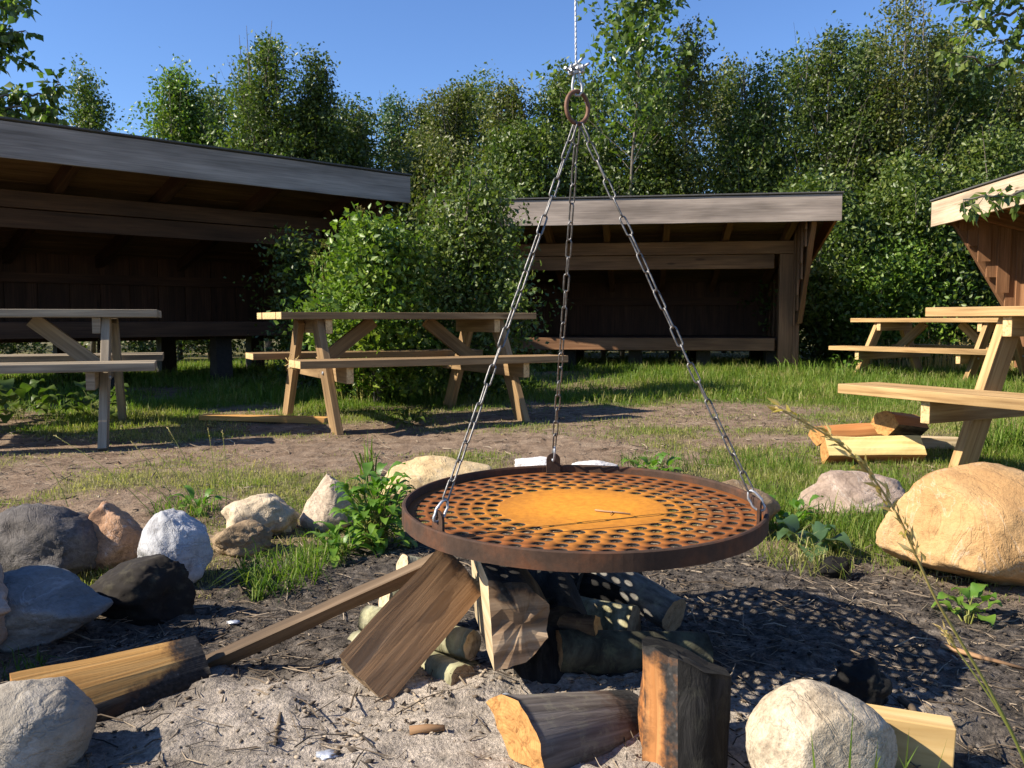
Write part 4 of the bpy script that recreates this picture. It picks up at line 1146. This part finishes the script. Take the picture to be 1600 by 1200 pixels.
for i, (nm, lb, px, pt, Y, hw, mt, kw) in enumerate(TREES):
    kw = {**dict(tw=12, lf=22, cr=.13, shoots=9, leaf=.064, up=(.55, 1.15), pointed=.34), **kw}; kw['n_br'] = int(kw['n_br'] * 1.15)
    tree(nm, lb, px, pt, Y + (1.0 if px > 800 else 0), hw * 1.42, mt, seed=i + 3, **kw)
BACK = [('tall_tree', 'tree of the second row filling the gap left of the double-topped tree', 352, 150, 17, 75, 'leaf_mid'),
 ('tall_tree', 'tree of the second row between the narrow dark tree and the willow', 545, 178, 18, 60, 'leaf_dark'),
 ('tall_tree', 'tree of the second row left of the broad olive tree', 660, 175, 19, 70, 'leaf_olive'),
 ('tall_tree', 'tree of the second row between the broad and the olive-green tree', 755, 150, 18, 80, 'leaf_mid'),
 ('tall_tree', 'tree of the second row seen through the top of the chains', 910, 140, 17, 85, 'leaf_mid'),
 ('tall_tree', 'tree of the second row right of the hanging ring', 1020, 120, 17, 85, 'leaf_mid'),
 ('tall_tree', 'tree of the second row between sparse tree and bushy tree', 1130, 122, 16.5, 85, 'leaf_olive'),
 ('tall_tree', 'tree of the second row between bushy tree and dense tree', 1245, 92, 16.5, 85, 'leaf_mid'),
 ('tall_tree', 'tree of the second row left of the tallest tree', 1345, 70, 16, 80, 'leaf_mid'),
 ('tall_tree', 'tree of the second row right of the tallest tree', 1460, 62, 16, 85, 'leaf_mid'),
 ('tall_tree', 'tree of the second row above the right shelter roof', 1550, 105, 16, 85, 'leaf_dark')]
for i, (nm, lb, px, pt, Y, hw, mt) in enumerate(BACK):
    tree(nm, lb, px, pt, Y, hw * 1.35, mt, seed=i + 71, n_br=60, tw=11, lf=18, cr=.17, shoots=8, leaf=.075, up=(.5, 1.1), pointed=.30)
HEDGE = [
 ('hedge_shrub', 'dense hedge shrub in the gap between centre and right shelters, left half', 1285, 300, 11.9, 82, 'leaf_mid'),
 ('hedge_shrub', 'dense hedge shrub in the gap between centre and right shelters, right half', 1420, 262, 12.1, 88, 'leaf_mid'),
 ('hedge_shrub', 'low bright hedge shrub behind the far right picnic table', 1372, 405, 11.7, 76, 'leaf_bright'),
 ('hedge_shrub', 'hedge shrub behind the front corner of the right shelter', 1500, 300, 12.4, 80, 'leaf_mid'),
 ('hedge_shrub', 'dark hedge shrub over the right part of the centre shelter roof', 1180, 238, 13, 84, 'leaf_dark'),
 ('hedge_shrub', 'hedge shrub over the middle of the centre shelter roof', 1060, 225, 13, 84, 'leaf_dark'),
 ('hedge_shrub', 'hedge shrub behind the chains over the centre shelter roof', 950, 232, 13, 84, 'leaf_dark'),
 ('hedge_shrub', 'olive hedge shrub behind the big shrub', 720, 240, 13, 82, 'leaf_olive'),
 ('hedge_shrub', 'leafy hedge shrub left of the hanging ring', 830, 205, 12.8, 82, 'leaf_mid'),
 ('hedge_shrub', 'hedge shrub at the right end of the left roof', 630, 250, 13.5, 74, 'leaf_olive'),
 ('hedge_shrub', 'hedge shrub rising behind the left roof', 480, 180, 14.8, 90, 'leaf_dark'),
 ('hedge_shrub', 'hedge shrub below the pale young tree', 330, 165, 15.5, 90, 'leaf_mid'),
 ('hedge_shrub', 'dark hedge shrub beyond the dense tree', 1340, 180, 14.5, 95, 'leaf_dark'),
 ('hedge_shrub', 'dark hedge shrub behind the back wall of the left shelter', -20, 330, 13.5, 120, 'leaf_dark'),
 ('hedge_shrub', 'dark hedge shrub behind the right half of the left shelter', 250, 330, 14.2, 120, 'leaf_dark'),
 ('hedge_shrub', 'hedge shrub high behind the right shelter roof', 1560, 225, 13, 90, 'leaf_mid'),
]
for i, (nm, lb, px, pt, Y, hw, mt) in enumerate(HEDGE):
    tree(nm, lb, px, pt, Y + (1.2 if 560 < px < 1240 else 0), hw * 1.12, mt, seed=i + 41, n_br=84, tw=11, lf=20, cr=.14, leaf=.068, base=.03, up=(.1, .9), cat='shrub', group='shrubs of the hedge behind the shelters', stems=2, shoots=6, skirt=1.25, rtrunk=.04)
# poplar with larger leaves
tree('poplar', 'young poplar with large glossy leaves behind the hanging cable', 972, -75, 13.8, 118, 'leaf_poplar', n_br=46, tw=8, lf=8, cr=.13, leaf=.12, base=.45, up=(.55, 1.0), shoots=3, seed=90, droop=.7, updir=.3, rtrunk=.04)
# near trees whose branches hang in at the top corners
def branchy(name, label, trunk, limbs, leaf, mat, seed, per=26, H=6.0, group=None):
    r = random.Random(seed)
    t = empty(name, (trunk[0], trunk[1], 0), label, 'tree', group); o = t.location
    mb = MB(); tp = [V((r.uniform(-.05, .05) * k, r.uniform(-.05, .05) * k, H * k / 6 - .05)) for k in range(7)]
    mb.tube(tp, [.075 * (1 - .13 * k) for k in range(7)], 8)
    C = []; D = []
    for pts in limbs:
        P = [V(p) - o for p in pts]
        zz = P[0].z * .8; st = tp[min(5, max(1, int(zz / H * 6)))]
        P = [st] + P
        fine = []
        for i in range(len(P) - 1):
            for q in range(6): fine.append(P[i].lerp(P[i + 1], q / 6) + V((r.gauss(0, 1), r.gauss(0, 1), r.gauss(0, 1))) * .012)
        fine.append(P[-1])
        mb.tube(fine, [.022 * (1 - .85 * i / len(fine)) + .002 for i in range(len(fine))], 5, caps=False)
        for i in range(len(fine)):
            if i < 3: continue
            m_ = max(1, int(per * .2))
            for q in range(m_):
                b_ = V((r.gauss(0, 1), r.gauss(0, 1), r.gauss(0, .7) - .25)).normalized(); Lt = r.uniform(.06, .22)
                e = fine[i] + b_ * Lt
                mb.tube([fine[i], e], [.003, .0015], 3, caps=False)
                for s in range(4):
                    C.append(tuple(fine[i].lerp(e, .35 + .65 * s / 3))); D.append((b_.x + r.gauss(0, .6), b_.y + r.gauss(0, .6), b_.z - .6 + r.gauss(0, .4)))
    mb.build('trunk', M['bark_tree'], t)
    C = np.array(C); D = np.array(D)
    vv, ff = leaves(C, leaf, .35, .66, D, .2)
    mesh_np('crown', vv, [ff], M[mat], t, {'rnd': rep(rng.random(len(C)))})
    return t
A8 = lambda px, py, Y=9.6: at(px, py, Y)
branchy('birch_tree', 'birch branches hanging in at the top left corner over the roof', (at(-150, 500, 10).x, 10.0), [
    [A8(-90, 20), A8(-20, 12), A8(45, 12)], [A8(-80, 60), A8(-10, 52), A8(40, 48)], [A8(-90, 110), A8(-20, 90), A8(35, 92)], [A8(-70, 5), A8(0, -10), A8(30, -20)],
    [A8(-60, 160), A8(10, 150), A8(60, 148), A8(95, 132)], [A8(-60, 185), A8(20, 165), A8(70, 168), A8(92, 178)], [A8(-80, 140), A8(-10, 168), A8(30, 180)], [A8(-80, -20), A8(-30, 30), A8(5, 70)]], .10, 'leaf_poplar', 5, per=18, H=5.5)
A7 = lambda px, py, Y=7.6: at(px, py, Y)
branchy('alder_tree', 'leafy branches reaching in at the top right corner above the right shelter', (at(1760, 500, 8.2).x, 7.9), [
    [A7(1680, -20), A7(1600, -15), A7(1540, -5), A7(1500, 2)], [A7(1680, 25), A7(1600, 15), A7(1540, 30), A7(1505, 60)], [A7(1690, 60), A7(1620, 50), A7(1560, 68)], [A7(1690, 20), A7(1630, 30), A7(1585, 44)],
    [A7(1700, 90), A7(1610, 95), A7(1540, 100), A7(1490, 82)],
    [at(1720, 262, 6.6), at(1640, 285, 6.4), at(1580, 303, 6.3), at(1505, 312, 6.3)]], .085, 'leaf_poplar', 6, per=11, H=6.0)

# the big shrub and the spiked shrub in front of it
tree('big_shrub', 'large dark loose shrub between the left and centre shelters', 738, 282, 7.7, 112, 'leaf_mid', n_br=150, tw=9, lf=14, cr=.10, leaf=.048, base=.02, up=(.25, 1.05), cat='shrub', group=None, stems=4, shoots=7, skirt=1.25, rtrunk=.018, seed=120)
tree('dark_shrub', 'dark leafy shrub at the foot of the left shelter, left of the spiked one', 478, 372, 8.1, 50, 'leaf_dark', n_br=60, tw=8, lf=11, cr=.10, leaf=.045, base=.02, up=(.2, 1.0), cat='shrub', group=None, stems=3, shoots=4, skirt=1.2, rtrunk=.014, seed=121)
def spirea(px, pyt, Y, hw, label, n=150, seed=3):
    r = random.Random(seed); c = at(px, 500, Y); R = hw / F * Y; z0 = gh(c.x, c.y); H = at(px, pyt, Y).z - z0
    t = empty('spiked_shrub', (c.x, c.y, z0), label, 'shrub')
    mb = MB(); C = []; D = []; FC = []; FD = []
    for i in range(n):
        a = r.uniform(0, 6.28); q = math.sqrt(r.random()); x, y = R * q * math.cos(a), R * .75 * q * math.sin(a)
        h = H * (1 - .42 * q ** 3) * r.uniform(.62, 1.0) * (1.0 if x < .25 * R else .82)
        o = V((x * .6, y * .6, 0)); e = V((x + r.uniform(-.05, .05), y, h)); m_ = o.lerp(e, .5) + V((x * .25, y * .25, h * .05))
        P = [(o.lerp(m_, u)).lerp(m_.lerp(e, u), u) for u in np.linspace(0, 1, 9)]
        mb.tube(P, [.006 * (1 - .09 * k) for k in range(9)], 4, caps=False)
        nl = 96
        for k in range(nl):
            u = .06 + .94 * k / nl; g = min(u, .999) * 8; kk = min(int(g), 7); p = P[kk].lerp(P[kk + 1], g - kk); az = k * 2.4
            d = V((math.cos(az), math.sin(az), .75)); C.append(tuple(p + d * (.015 + .04 * (1 - u)) + V((r.gauss(0, 1), r.gauss(0, 1), r.gauss(0, 1))) * .018)); D.append(tuple(d))
        if r.random() < .5 and x < .2 * R:
            for k in range(40):
                u = k / 60; p = e + V((0, 0, .11 * u)); az = r.uniform(0, 6.28); FC.append(tuple(p + V((math.cos(az), math.sin(az), .3)) * .022 * (1 - u))); FD.append((math.cos(az), math.sin(az), 1))
    mb.build('stem', M['stem_green'], t)
    ro = t.children[0]; a_ = ro.data.attributes.new('rnd', 'FLOAT', 'POINT'); a_.data.foreach_set('value', [.6] * len(ro.data.vertices))
    C = np.array(C); vv, ff = leaves(C, .052, .7, .42, np.array(D) + rng.normal(size=C.shape) * .35, 0)
    mesh_np('foliage', vv, [ff], M['leaf_bright'], t, {'rnd': rep(np.clip(rng.random(len(C)) * .6 + .4 * C[:, 2] / H, 0, 1))})
    FC = np.array(FC); vv, ff = leaves(FC, .018, .4, .7, np.array(FD), 0)
    mesh_np('flower_spike', vv, [ff], M['flower_brown'], t, {'rnd': rep(rng.random(len(FC)))})
spirea(560, 302, 7.35, 70, 'upright shrub with brown-tipped spikes at the right end of the left shelter', n=70)
tree('bright_shrub', 'rounded bright green leafy shrub behind the middle table, in front of the spiked one', 590, 345, 7.1, 92, 'leaf_fresh', n_br=90, tw=9, lf=13, cr=.09, leaf=.056, base=.12, up=(.2, 1.0), cat='shrub', group=None, stems=4, shoots=8, skirt=1.15, rtrunk=.014, seed=131)

# dense wood beyond the hedge
nW = 26000
wx = rng.uniform(-17, 19, nW); wy = rng.uniform(17.5, 22, nW); wz = rng.random(nW) ** .8 * (2.9 + 1.3 * fbm2(wx * .5, wy * .5, 3, 40) + .05 * np.maximum(wx, 0) * 6)
vv, ff = leaves(np.stack([wx, wy, np.maximum(wz, .05)], 1), .15, .6, .6)
tag(mesh_np('distant_wood', vv, [ff], M['leaf_dark'], attrs={'rnd': rep(rng.random(nW))}), 'far dense wood closing the view behind the hedge', 'wood', kind='stuff')

# ------------------------------------------------------------------ grass
def blades(P, length, width, lean, rnd, name, mat, label, kind=True, curl=.5):
    n = len(P); az = rng.uniform(0, 2 * np.pi, n); d = np.stack([np.cos(az), np.sin(az), np.zeros(n)], 1); s = np.stack([-np.sin(az), np.cos(az), np.zeros(n)], 1)
    fa = rng.uniform(0, 2 * np.pi, n); s = np.stack([np.cos(fa), np.sin(fa), np.zeros(n)], 1)
    L = length[:, None]; W = width[:, None] / 2; ln = lean[:, None]; up = np.array([0, 0, 1.0])
    m = P + up * L * .55 * np.sqrt(np.maximum(1 - ln ** 2 * .3, .1)) + d * L * ln * .25
    tip = P + up * L * np.maximum(1 - ln * .75, .08) + d * L * ln * .85
    v = np.stack([P - s * W, P + s * W, m + s * W * .8, m - s * W * .8, tip], 1).reshape(-1, 3)
    i = np.arange(n)[:, None] * 5
    return v, [i + np.array([0, 1, 2, 3]), i + np.array([3, 2, 4])], np.repeat(rnd, 5)
def scatter(n, xf, yf):
    y = yf(n); x = xf(y); return x, y
def lawn():
    PX = []; LN = []; WD = []; LE = []; RD = []
    for (n, y0, y1, l0, l1, w) in ((230000, 2.05, 4.2, .014, .065, .0026), (230000, 4.2, 7.2, .02, .075, .0036), (190000, 7.2, 12.5, .04, .12, .006)):
        y = rng.uniform(y0, y1, n); x = rng.uniform(-.68, .68, n) * y
        d = grass_density(x, y); k = rng.random(n) < d * (.75 if y0 > 4 else .62)
        x, y, d = x[k], y[k], d[k]
        z = ground_h(x, y) - .004
        cl = fbm2(x * 4, y * 4, 3, 51); lush = np.clip(sstep(5.2, 7.0, y) + .8 * sstep(.6, 1.6, x) * (1 - sstep(3.5, 5.0, y)) + .4 * cl, 0, 1)
        L = (l0 + (l1 - l0) * rng.random(len(x)) ** 1.5) * (.55 + .75 * np.clip(d, 0, 1.2)) * (.75 + .5 * lush)
        PX.append(np.stack([x, y, z], 1)); LN.append(L); WD.append(w * rng.uniform(.7, 1.3, len(x))); LE.append(rng.uniform(.1, 1.15, len(x)))
        RD.append(np.clip(.30 * rng.random(len(x)) + .57 + .05 * (y < 4.4) * (x < .8) - .32 * lush - .42 * cl + .35 * (rng.random(len(x)) < .16), 0, 1))
    v, f, r = blades(np.concatenate(PX), np.concatenate(LN), np.concatenate(WD), np.concatenate(LE), np.concatenate(RD), '', None, '')
    tag(mesh_np('grass', v, f, M['grass'], attrs={'rnd': r}), 'short patchy grass and dry stalks on the trodden ground', 'grass', kind='stuff')
lawn()
def tuft(px, py, n, L, spread, label, mat='grass', w=.003, rl=(0, .7), name='grass_tuft', cat='grass tuft', group='grass tufts among the boulders', lean=(.25, 1.3), P0=None):
    p = P0 or gp(px, py); a = rng.uniform(0, 6.28, n); q = np.sqrt(rng.random(n)) * spread
    x = q * np.cos(a); y = q * np.sin(a); z = ground_h(x + p.x, y + p.y) - p.z - .005
    v, f, r = blades(np.stack([x, y, z], 1), L * rng.uniform(.4, 1.1, n), w * rng.uniform(.7, 1.3, n), rng.uniform(*lean, n), rng.uniform(*rl, n), '', None, '')
    o = mesh_np(name, v, f, M[mat], attrs={'rnd': r}); o.location = p
    return tag(o, label, cat, group)
tuft(440, 905, 260, .16, .11, 'thick green tuft under the cream boulder')
tuft(500, 872, 200, .13, .09, 'green tuft below the pointed tan boulder')
tuft(402, 935, 34, .14, .02, 'small sprouting tuft by the broken stick', w=.003)
tuft(575, 742, 26, .21, .035, 'tall broad-bladed tuft behind the dock plant', w=.009, lean=(.0, .8))
tuft(290, 800, 150, .14, .12, 'grass between the pale boulder and the cream one')
tuft(1225, 812, 260, .17, .14, 'lush grass tuft right of the grill', rl=(.1, .6))
tuft(1330, 835, 330, .17, .18, 'long grass in front of the pink boulder', rl=(.15, .75))
tuft(1255, 880, 220, .13, .14, 'dry grass below the big-leaved weed', rl=(.4, 1))
tuft(1560, 700, 240, .30, .20, 'tall grass behind the ochre boulder', w=.006, rl=(.1, .5))
tuft(1420, 768, 220, .16, .16, 'bright yellow-green grass between the pink and ochre boulders', rl=(.35, .65))
tuft(1180, 730, 260, .16, .22, 'green grass behind the right rim of the grill', rl=(.1, .5))
tuft(1040, 728, 220, .12, .25, 'green grass behind the middle of the grill', rl=(.1, .5))
tuft(640, 600, 420, .30, .55, 'long grass under the middle table', w=.006, rl=(.0, .45))
tuft(60, 640, 260, .22, .45, 'weedy grass under the left table', w=.007, rl=(.0, .5))
tuft(200, 640, 200, .20, .40, 'grass at the leg of the left table', w=.007, rl=(.0, .5))
tuft(1420, 525, 260, .62, .55, 'tall dry yellow grass behind the far right table', mat='straw', w=.012, rl=(0, 1), lean=(.05, .5), P0=V((at(1410, 500, 11.3).x, 11.3, 0)))
tuft(1540, 525, 220, .62, .5, 'dry grass beside the right shelter', mat='straw', w=.012, rl=(0, 1), lean=(.05, .5), P0=V((at(1530, 500, 11.0).x, 11.0, 0)))
tuft(1310, 575, 220, .35, .5, 'long green grass at the post of the centre shelter', w=.010, rl=(.1, .6), P0=V((at(1290, 500, 9.6).x, 9.6, gh(at(1290, 500, 9.6).x, 9.6))))
tuft(40, 1050, 40, .08, .05, 'dark blades between the left boulders', rl=(0, .2))
tuft(1330, 1215, 12, .20, .05, 'few long blades at the bottom in front of the sandy boulder', w=.005, lean=(.0, .5), P0=V((.42, 1.04, 0)))
tuft(1400, 1215, 10, .17, .04, 'few long blades right of the sandy boulder', w=.005, lean=(.0, .5), P0=V((.53, 1.12, 0)))

# leafy weeds
def weed(px, py, n, l, w, h, label, mat='leaf_weed', seed=1, name='weed', spread=.05, wide=.5, P0=None, up=.6):
    r = random.Random(seed); p = P0 or gp(px, py); vs = []; fs = []; rd = []
    mb = MB()
    for i in range(n):
        az = i * 2.399 + r.uniform(-.4, .4); q = i / n; hz = h * (1 - q) ** .8 * r.uniform(.7, 1.05); el = up + .7 * (1 - q)
        st = V((r.uniform(-1, 1) * spread * .4, r.uniform(-1, 1) * spread * .4, 0)); d = V((math.cos(az), math.sin(az), 0))
        b0 = st + d * spread * r.uniform(.2, 1) + V((0, 0, hz)); L = l * r.uniform(.65, 1.1); W = w * r.uniform(.75, 1.1)
        mb.tube([st * .5 + V((0, 0, -.01)), st + V((0, 0, hz * .6)), b0], [.0022, .0018, .0012], 4, caps=False)
        sd = V((-d.y, d.x, 0)); pos = b0; e = el; base = len(vs); S = 6; wav = r.uniform(0, 6)
        for k in range(S + 1):
            u = k / S; ww = W * math.sin(math.pi * min(1, u * .92 + .06)) ** .8 / 2
            z_ = .12 * W * math.sin(u * 9 + wav)
            for c in (-1, 0, 1): vs.append(pos + sd * (c * ww) + V((0, 0, (abs(c) * .25 * ww) + c * z_))); rd.append(q * .4 + r.random() * .25 + .2 * r.random())
            pos = pos + (d * math.cos(e) + V((0, 0, math.sin(e)))) * (L / S); e -= (1.5 + r.random()) / S
        for k in range(S):
            for c in range(2): a = base + k * 3 + c; fs.append((a, a + 1, a + 4, a + 3))
    t = empty(name, p, label, 'plant', 'leafy weeds around the fire pit')
    mesh_np('foliage', np.array([tuple(v) for v in vs]), [np.array(fs)], M[mat], t, {'rnd': rd}, smooth=True)
    so = mb.build('stem', M['stem_green'], t); a_ = so.data.attributes.new('rnd', 'FLOAT', 'POINT'); a_.data.foreach_set('value', [.4] * len(so.data.vertices))
    return t
weed(588, 856, 150, .075, .033, .22, 'bushy bright green dock plant beside the pointed boulder', seed=2, spread=.085)
weed(535, 868, 16, .11, .03, .04, 'low leaves sprawling left of the dock plant', seed=3, spread=.05)
weed(1262, 868, 9, .10, .085, .07, 'big round-leaved pale weed right of the grill', seed=4, spread=.05, mat='leaf_blue')
weed(1238, 838, 26, .06, .035, .10, 'small leafy weed against the right rim of the grill', seed=5, spread=.06)
weed(1512, 968, 12, .055, .04, .06, 'little rosette weed in front of the ochre boulder', seed=6, spread=.04)
weed(305, 805, 14, .09, .03, .06, 'dandelion-like weed behind the pale boulder', seed=7, spread=.05)
weed(1020, 742, 20, .09, .04, .05, 'broad-leaved weed behind the plate of the grill', seed=8, spread=.08)
weed(30, 655, 34, .16, .10, .22, 'leafy dark weed under the left table', seed=9, spread=.22, mat='leaf_mid', P0=V((at(25, 500, 5.9).x, 5.9, 0)))
weed(150, 650, 22, .14, .10, .20, 'dark weed beside the left table leg', seed=10, spread=.18, mat='leaf_mid', P0=V((at(140, 500, 6.0).x, 6.0, 0)))
weed(1330, 590, 30, .10, .03, .28, 'tall thin weed beside the far right table', seed=11, spread=.10, P0=V((at(1322, 500, 9.3).x, 9.3, 0)))
weed(575, 680, 16, .16, .035, .06, 'plantain weed at the foot of the middle table', seed=12, spread=.06, mat='leaf_mid', P0=gp(640, 665))

# thin flowering stalks behind the left boulders
def stalk(pts, r0, r1, name='grass_stalk', label='', head=0, mat='stem_green', group='thin grass stalks', cat='grass stalk', rv=.6, headspan=.35, hl=.012):
    P = [V(p) for p in pts]; fine = []
    for i in range(len(P) - 1):
        a = P[max(i - 1, 0)]; b = P[i]; c = P[i + 1]; d = P[min(i + 2, len(P) - 1)]
        for q in range(6):
            u = q / 6; fine.append(.5 * ((2 * b) + (c - a) * u + (2 * a - 5 * b + 4 * c - d) * u * u + (3 * b - a - 3 * c + d) * u ** 3))
    fine.append(P[-1]); n = len(fine); loc = fine[0].copy()
    t = empty(name, loc, label, cat, group)
    mb = MB(); mb.tube([p - loc for p in fine], [r0 + (r1 - r0) * i / n for i in range(n)], 5)
    so = mb.build('stem', M[mat], t); a_ = so.data.attributes.new('rnd', 'FLOAT', 'POINT')
    a_.data.foreach_set('value', [min(1, rv * i / len(so.data.vertices) * 1.6) for i in range(len(so.data.vertices))])
    if head:
        C = []; D = []
        for k in range(head):
            u = 1 - headspan * (1 - k / head); g = u * (n - 1); kk = min(int(g), n - 2)
            p = fine[kk].lerp(fine[kk + 1], g - kk); ax = (fine[kk + 1] - fine[kk]).normalized()
            C.append(tuple(p - loc + V((random.gauss(0, 1), random.gauss(0, 1), random.gauss(0, 1))) * hl * .16)); D.append(tuple(ax * 1.6 + V((random.gauss(0, .5), random.gauss(0, .5), random.gauss(0, .5)))))
        vv, ff = leaves(np.array(C), hl, .3, .24, np.array(D), 0)
        mesh_np('seed_head', vv, [ff], M['straw'], t, {'rnd': rep(rng.random(len(C)))})
    return t
for k, (a, b_) in enumerate([((325, 815), (262, 668)), ((335, 815), (325, 670)), ((352, 812), (347, 672)), ((318, 818), (238, 700)), ((300, 815), (180, 725)), ((290, 815), (205, 690)), ((380, 800), (398, 720)), ((270, 805), (150, 740)), ((108, 792), (60, 715)), ((240, 800), (85, 680))]):
    p = gp(*a); q = at(b_[0], b_[1], p.y + .02)
    stalk([p - V((0, 0, .01)), p.lerp(q, .5) + V((.01, 0, .015)), q], .0016, .0008, label=['tall', 'straight', 'upright', 'slanting', 'long slanting', 'bent', 'short', 'low slanting', 'lone', 'longest'][k] + ' thin stalk behind the left boulders, tip near ' + ['the table foot', 'the loose board', 'the loose board end', 'the bare earth', 'the orange boulder', 'the left table leg', 'the cream boulder', 'the dark boulder', 'the left edge', 'the shadow of the left table'][k], head=10, headspan=.18, hl=.008, rv=.3)
S = lambda px, py, Y: at(px, py, Y)
stalk([S(1640, 1290, .80), S(1597, 1180, .79), S(1550, 1085, .78), S(1500, 1000, .77), S(1462, 935, .76), S(1432, 870, .75), S(1405, 810, .74), S(1355, 735, .73), S(1300, 685, .72), S(1212, 636, .71)], .0017, .0008, 'seed_grass', 'long drooping straw-coloured seed stalk close to the camera on the right', head=90, headspan=.46, hl=.014, group=None, rv=1.0)
stalk([S(1660, 1300, .82), S(1610, 1200, .82), S(1560, 1110, .82), S(1520, 1050, .82), S(1490, 1008, .82), S(1475, 985, .82)], .0014, .0006, 'seed_grass', 'shorter green stalk beside the drooping seed stalk', head=20, headspan=.25, hl=.010, group=None, rv=.4)

# ------------------------------------------------------------------ debris in the pit : chips, ash lumps, twigs
def debris():
    n = 26000; x = rng.uniform(-1.25, 1.5, n); y = rng.uniform(1.05, 3.0, n); k = rng.random(n) < pit_mask(x, y) * (.35 + .65 * (fbm2(x * 4, y * 4, 3, 61) > -.1)); x, y = x[k], y[k]
    n = len(x); z = ground_h(x, y); s = .0012 + .0062 * rng.random(n) ** 4.0
    oc = np.array([[1, 0, 0], [-1, 0, 0], [0, 1, 0], [0, -1, 0], [0, 0, 1], [0, 0, -1.]])
    of = np.array([[0, 2, 4], [2, 1, 4], [1, 3, 4], [3, 0, 4], [2, 0, 5], [1, 2, 5], [3, 1, 5], [0, 3, 5]])
    P = oc[None] * rng.uniform(.5, 1.3, (n, 6, 1)); th = rng.uniform(0, 6.28, n); sx = rng.uniform(.6, 1.9, n)
    X = P[:, :, 0] * sx[:, None]; Yv = P[:, :, 1]; Z = P[:, :, 2] * .6
    cx, sn = np.cos(th)[:, None], np.sin(th)[:, None]
    vx = (X * cx - Yv * sn) * s[:, None] + x[:, None]; vy = (X * sn + Yv * cx) * s[:, None] + y[:, None]; vz = Z * s[:, None] + z[:, None] + s[:, None] * .3
    v1 = np.stack([vx, vy, vz], -1).reshape(-1, 3); f1 = (np.arange(n)[:, None, None] * 6 + of[None]).reshape(-1, 3)
    am = ash_mask(x, y); r1 = np.repeat(np.clip(rng.random(n) ** 1.3 * .75 + .4 * am, 0, 1), 6)
    # twigs and straw
    m = 7000; x = rng.uniform(-1.25, 1.9, m); y = rng.uniform(1.05, 3.2, m); pm = pit_mask(x, y); k = rng.random(m) < np.clip(.25 + pm - .8 * ash_mask(x, y), 0, 1) * (grass_density(x, y) < .9); x, y = x[k], y[k]; m = len(x)
    z = ground_h(x, y) + .003; th = rng.uniform(0, np.pi, m); L = .008 + .05 * rng.random(m) ** 2.5; w = .0006 + .0014 * rng.random(m) ** 2; dz = rng.uniform(-.12, .22, m)
    d = np.stack([np.cos(th), np.sin(th), dz], 1) * L[:, None]; c = np.stack([x, y, z + .3 * L * np.abs(dz)], 1); sd = np.stack([-np.sin(th), np.cos(th), 0 * th], 1) * w[:, None]; up = np.array([0, 0, 1.0]) * w[:, None] * 1.5
    bend = rng.normal(size=(m, 3)) * L[:, None] * .12
    v2 = np.stack([c - d - sd, c - d + sd, c - d + up, c + bend - sd, c + bend + sd, c + bend + up, c + d - sd * .6, c + d + sd * .6, c + d + up * .6], 1).reshape(-1, 3)
    q = np.array([[0, 1, 4, 3], [1, 2, 5, 4], [2, 0, 3, 5], [3, 4, 7, 6], [4, 5, 8, 7], [5, 3, 6, 8]])
    f2 = (np.arange(m)[:, None, None] * 9 + q[None]).reshape(-1, 4) + len(v1)
    r2 = np.repeat(np.clip(.25 + .75 * rng.random(m), 0, 1), 9)
    tag(mesh_np('pit_litter', np.concatenate([v1, v2]), [f1, f2], M['debris'], attrs={'rnd': np.concatenate([r1, r2])}), 'charcoal crumbs, ash lumps and twigs strewn over the fire pit', 'litter', kind='stuff')
debris()

def dry_litter():
    m = 9000; y = rng.uniform(2.4, 7.5, m); x = rng.uniform(-.66, .66, m) * y
    k = rng.random(m) < (1 - pit_mask(x, y)) * (.35 + .65 * (fbm2(x * 2.5, y * 2.5, 3, 81) > 0)); x, y = x[k], y[k]; m = len(x)
    z = ground_h(x, y) + .004; th = rng.uniform(0, np.pi, m); L = (.008 + .035 * rng.random(m) ** 2.2) * (.6 + .12 * y); w = (.0012 + .004 * rng.random(m) ** 2.5) * (.5 + .14 * y); dz = rng.uniform(-.1, .25, m)
    d = np.stack([np.cos(th), np.sin(th), dz], 1) * L[:, None]; c = np.stack([x, y, z + .3 * L * np.abs(dz)], 1); sd = np.stack([-np.sin(th), np.cos(th), 0 * th], 1) * w[:, None]; up = np.array([0, 0, 1.0]) * w[:, None] * .8
    bend = rng.normal(size=(m, 3)) * L[:, None] * .15
    v = np.stack([c - d - sd * .6, c - d + sd * .6, c - d + up, c + bend - sd, c + bend + sd, c + bend + up, c + d - sd * .3, c + d + sd * .3, c + d + up * .5], 1).reshape(-1, 3)
    q = np.array([[0, 1, 4, 3], [1, 2, 5, 4], [2, 0, 3, 5], [3, 4, 7, 6], [4, 5, 8, 7], [5, 3, 6, 8]])
    f = (np.arange(m)[:, None, None] * 9 + q[None]).reshape(-1, 4)
    tag(mesh_np('dry_litter', v, [f], M['debris'], attrs={'rnd': np.repeat(np.clip(.30 + .7 * rng.random(m), 0, 1), 9)}), 'dead stalks, leaf scraps and twigs scattered on the trodden earth', 'litter', kind='stuff')
dry_litter()
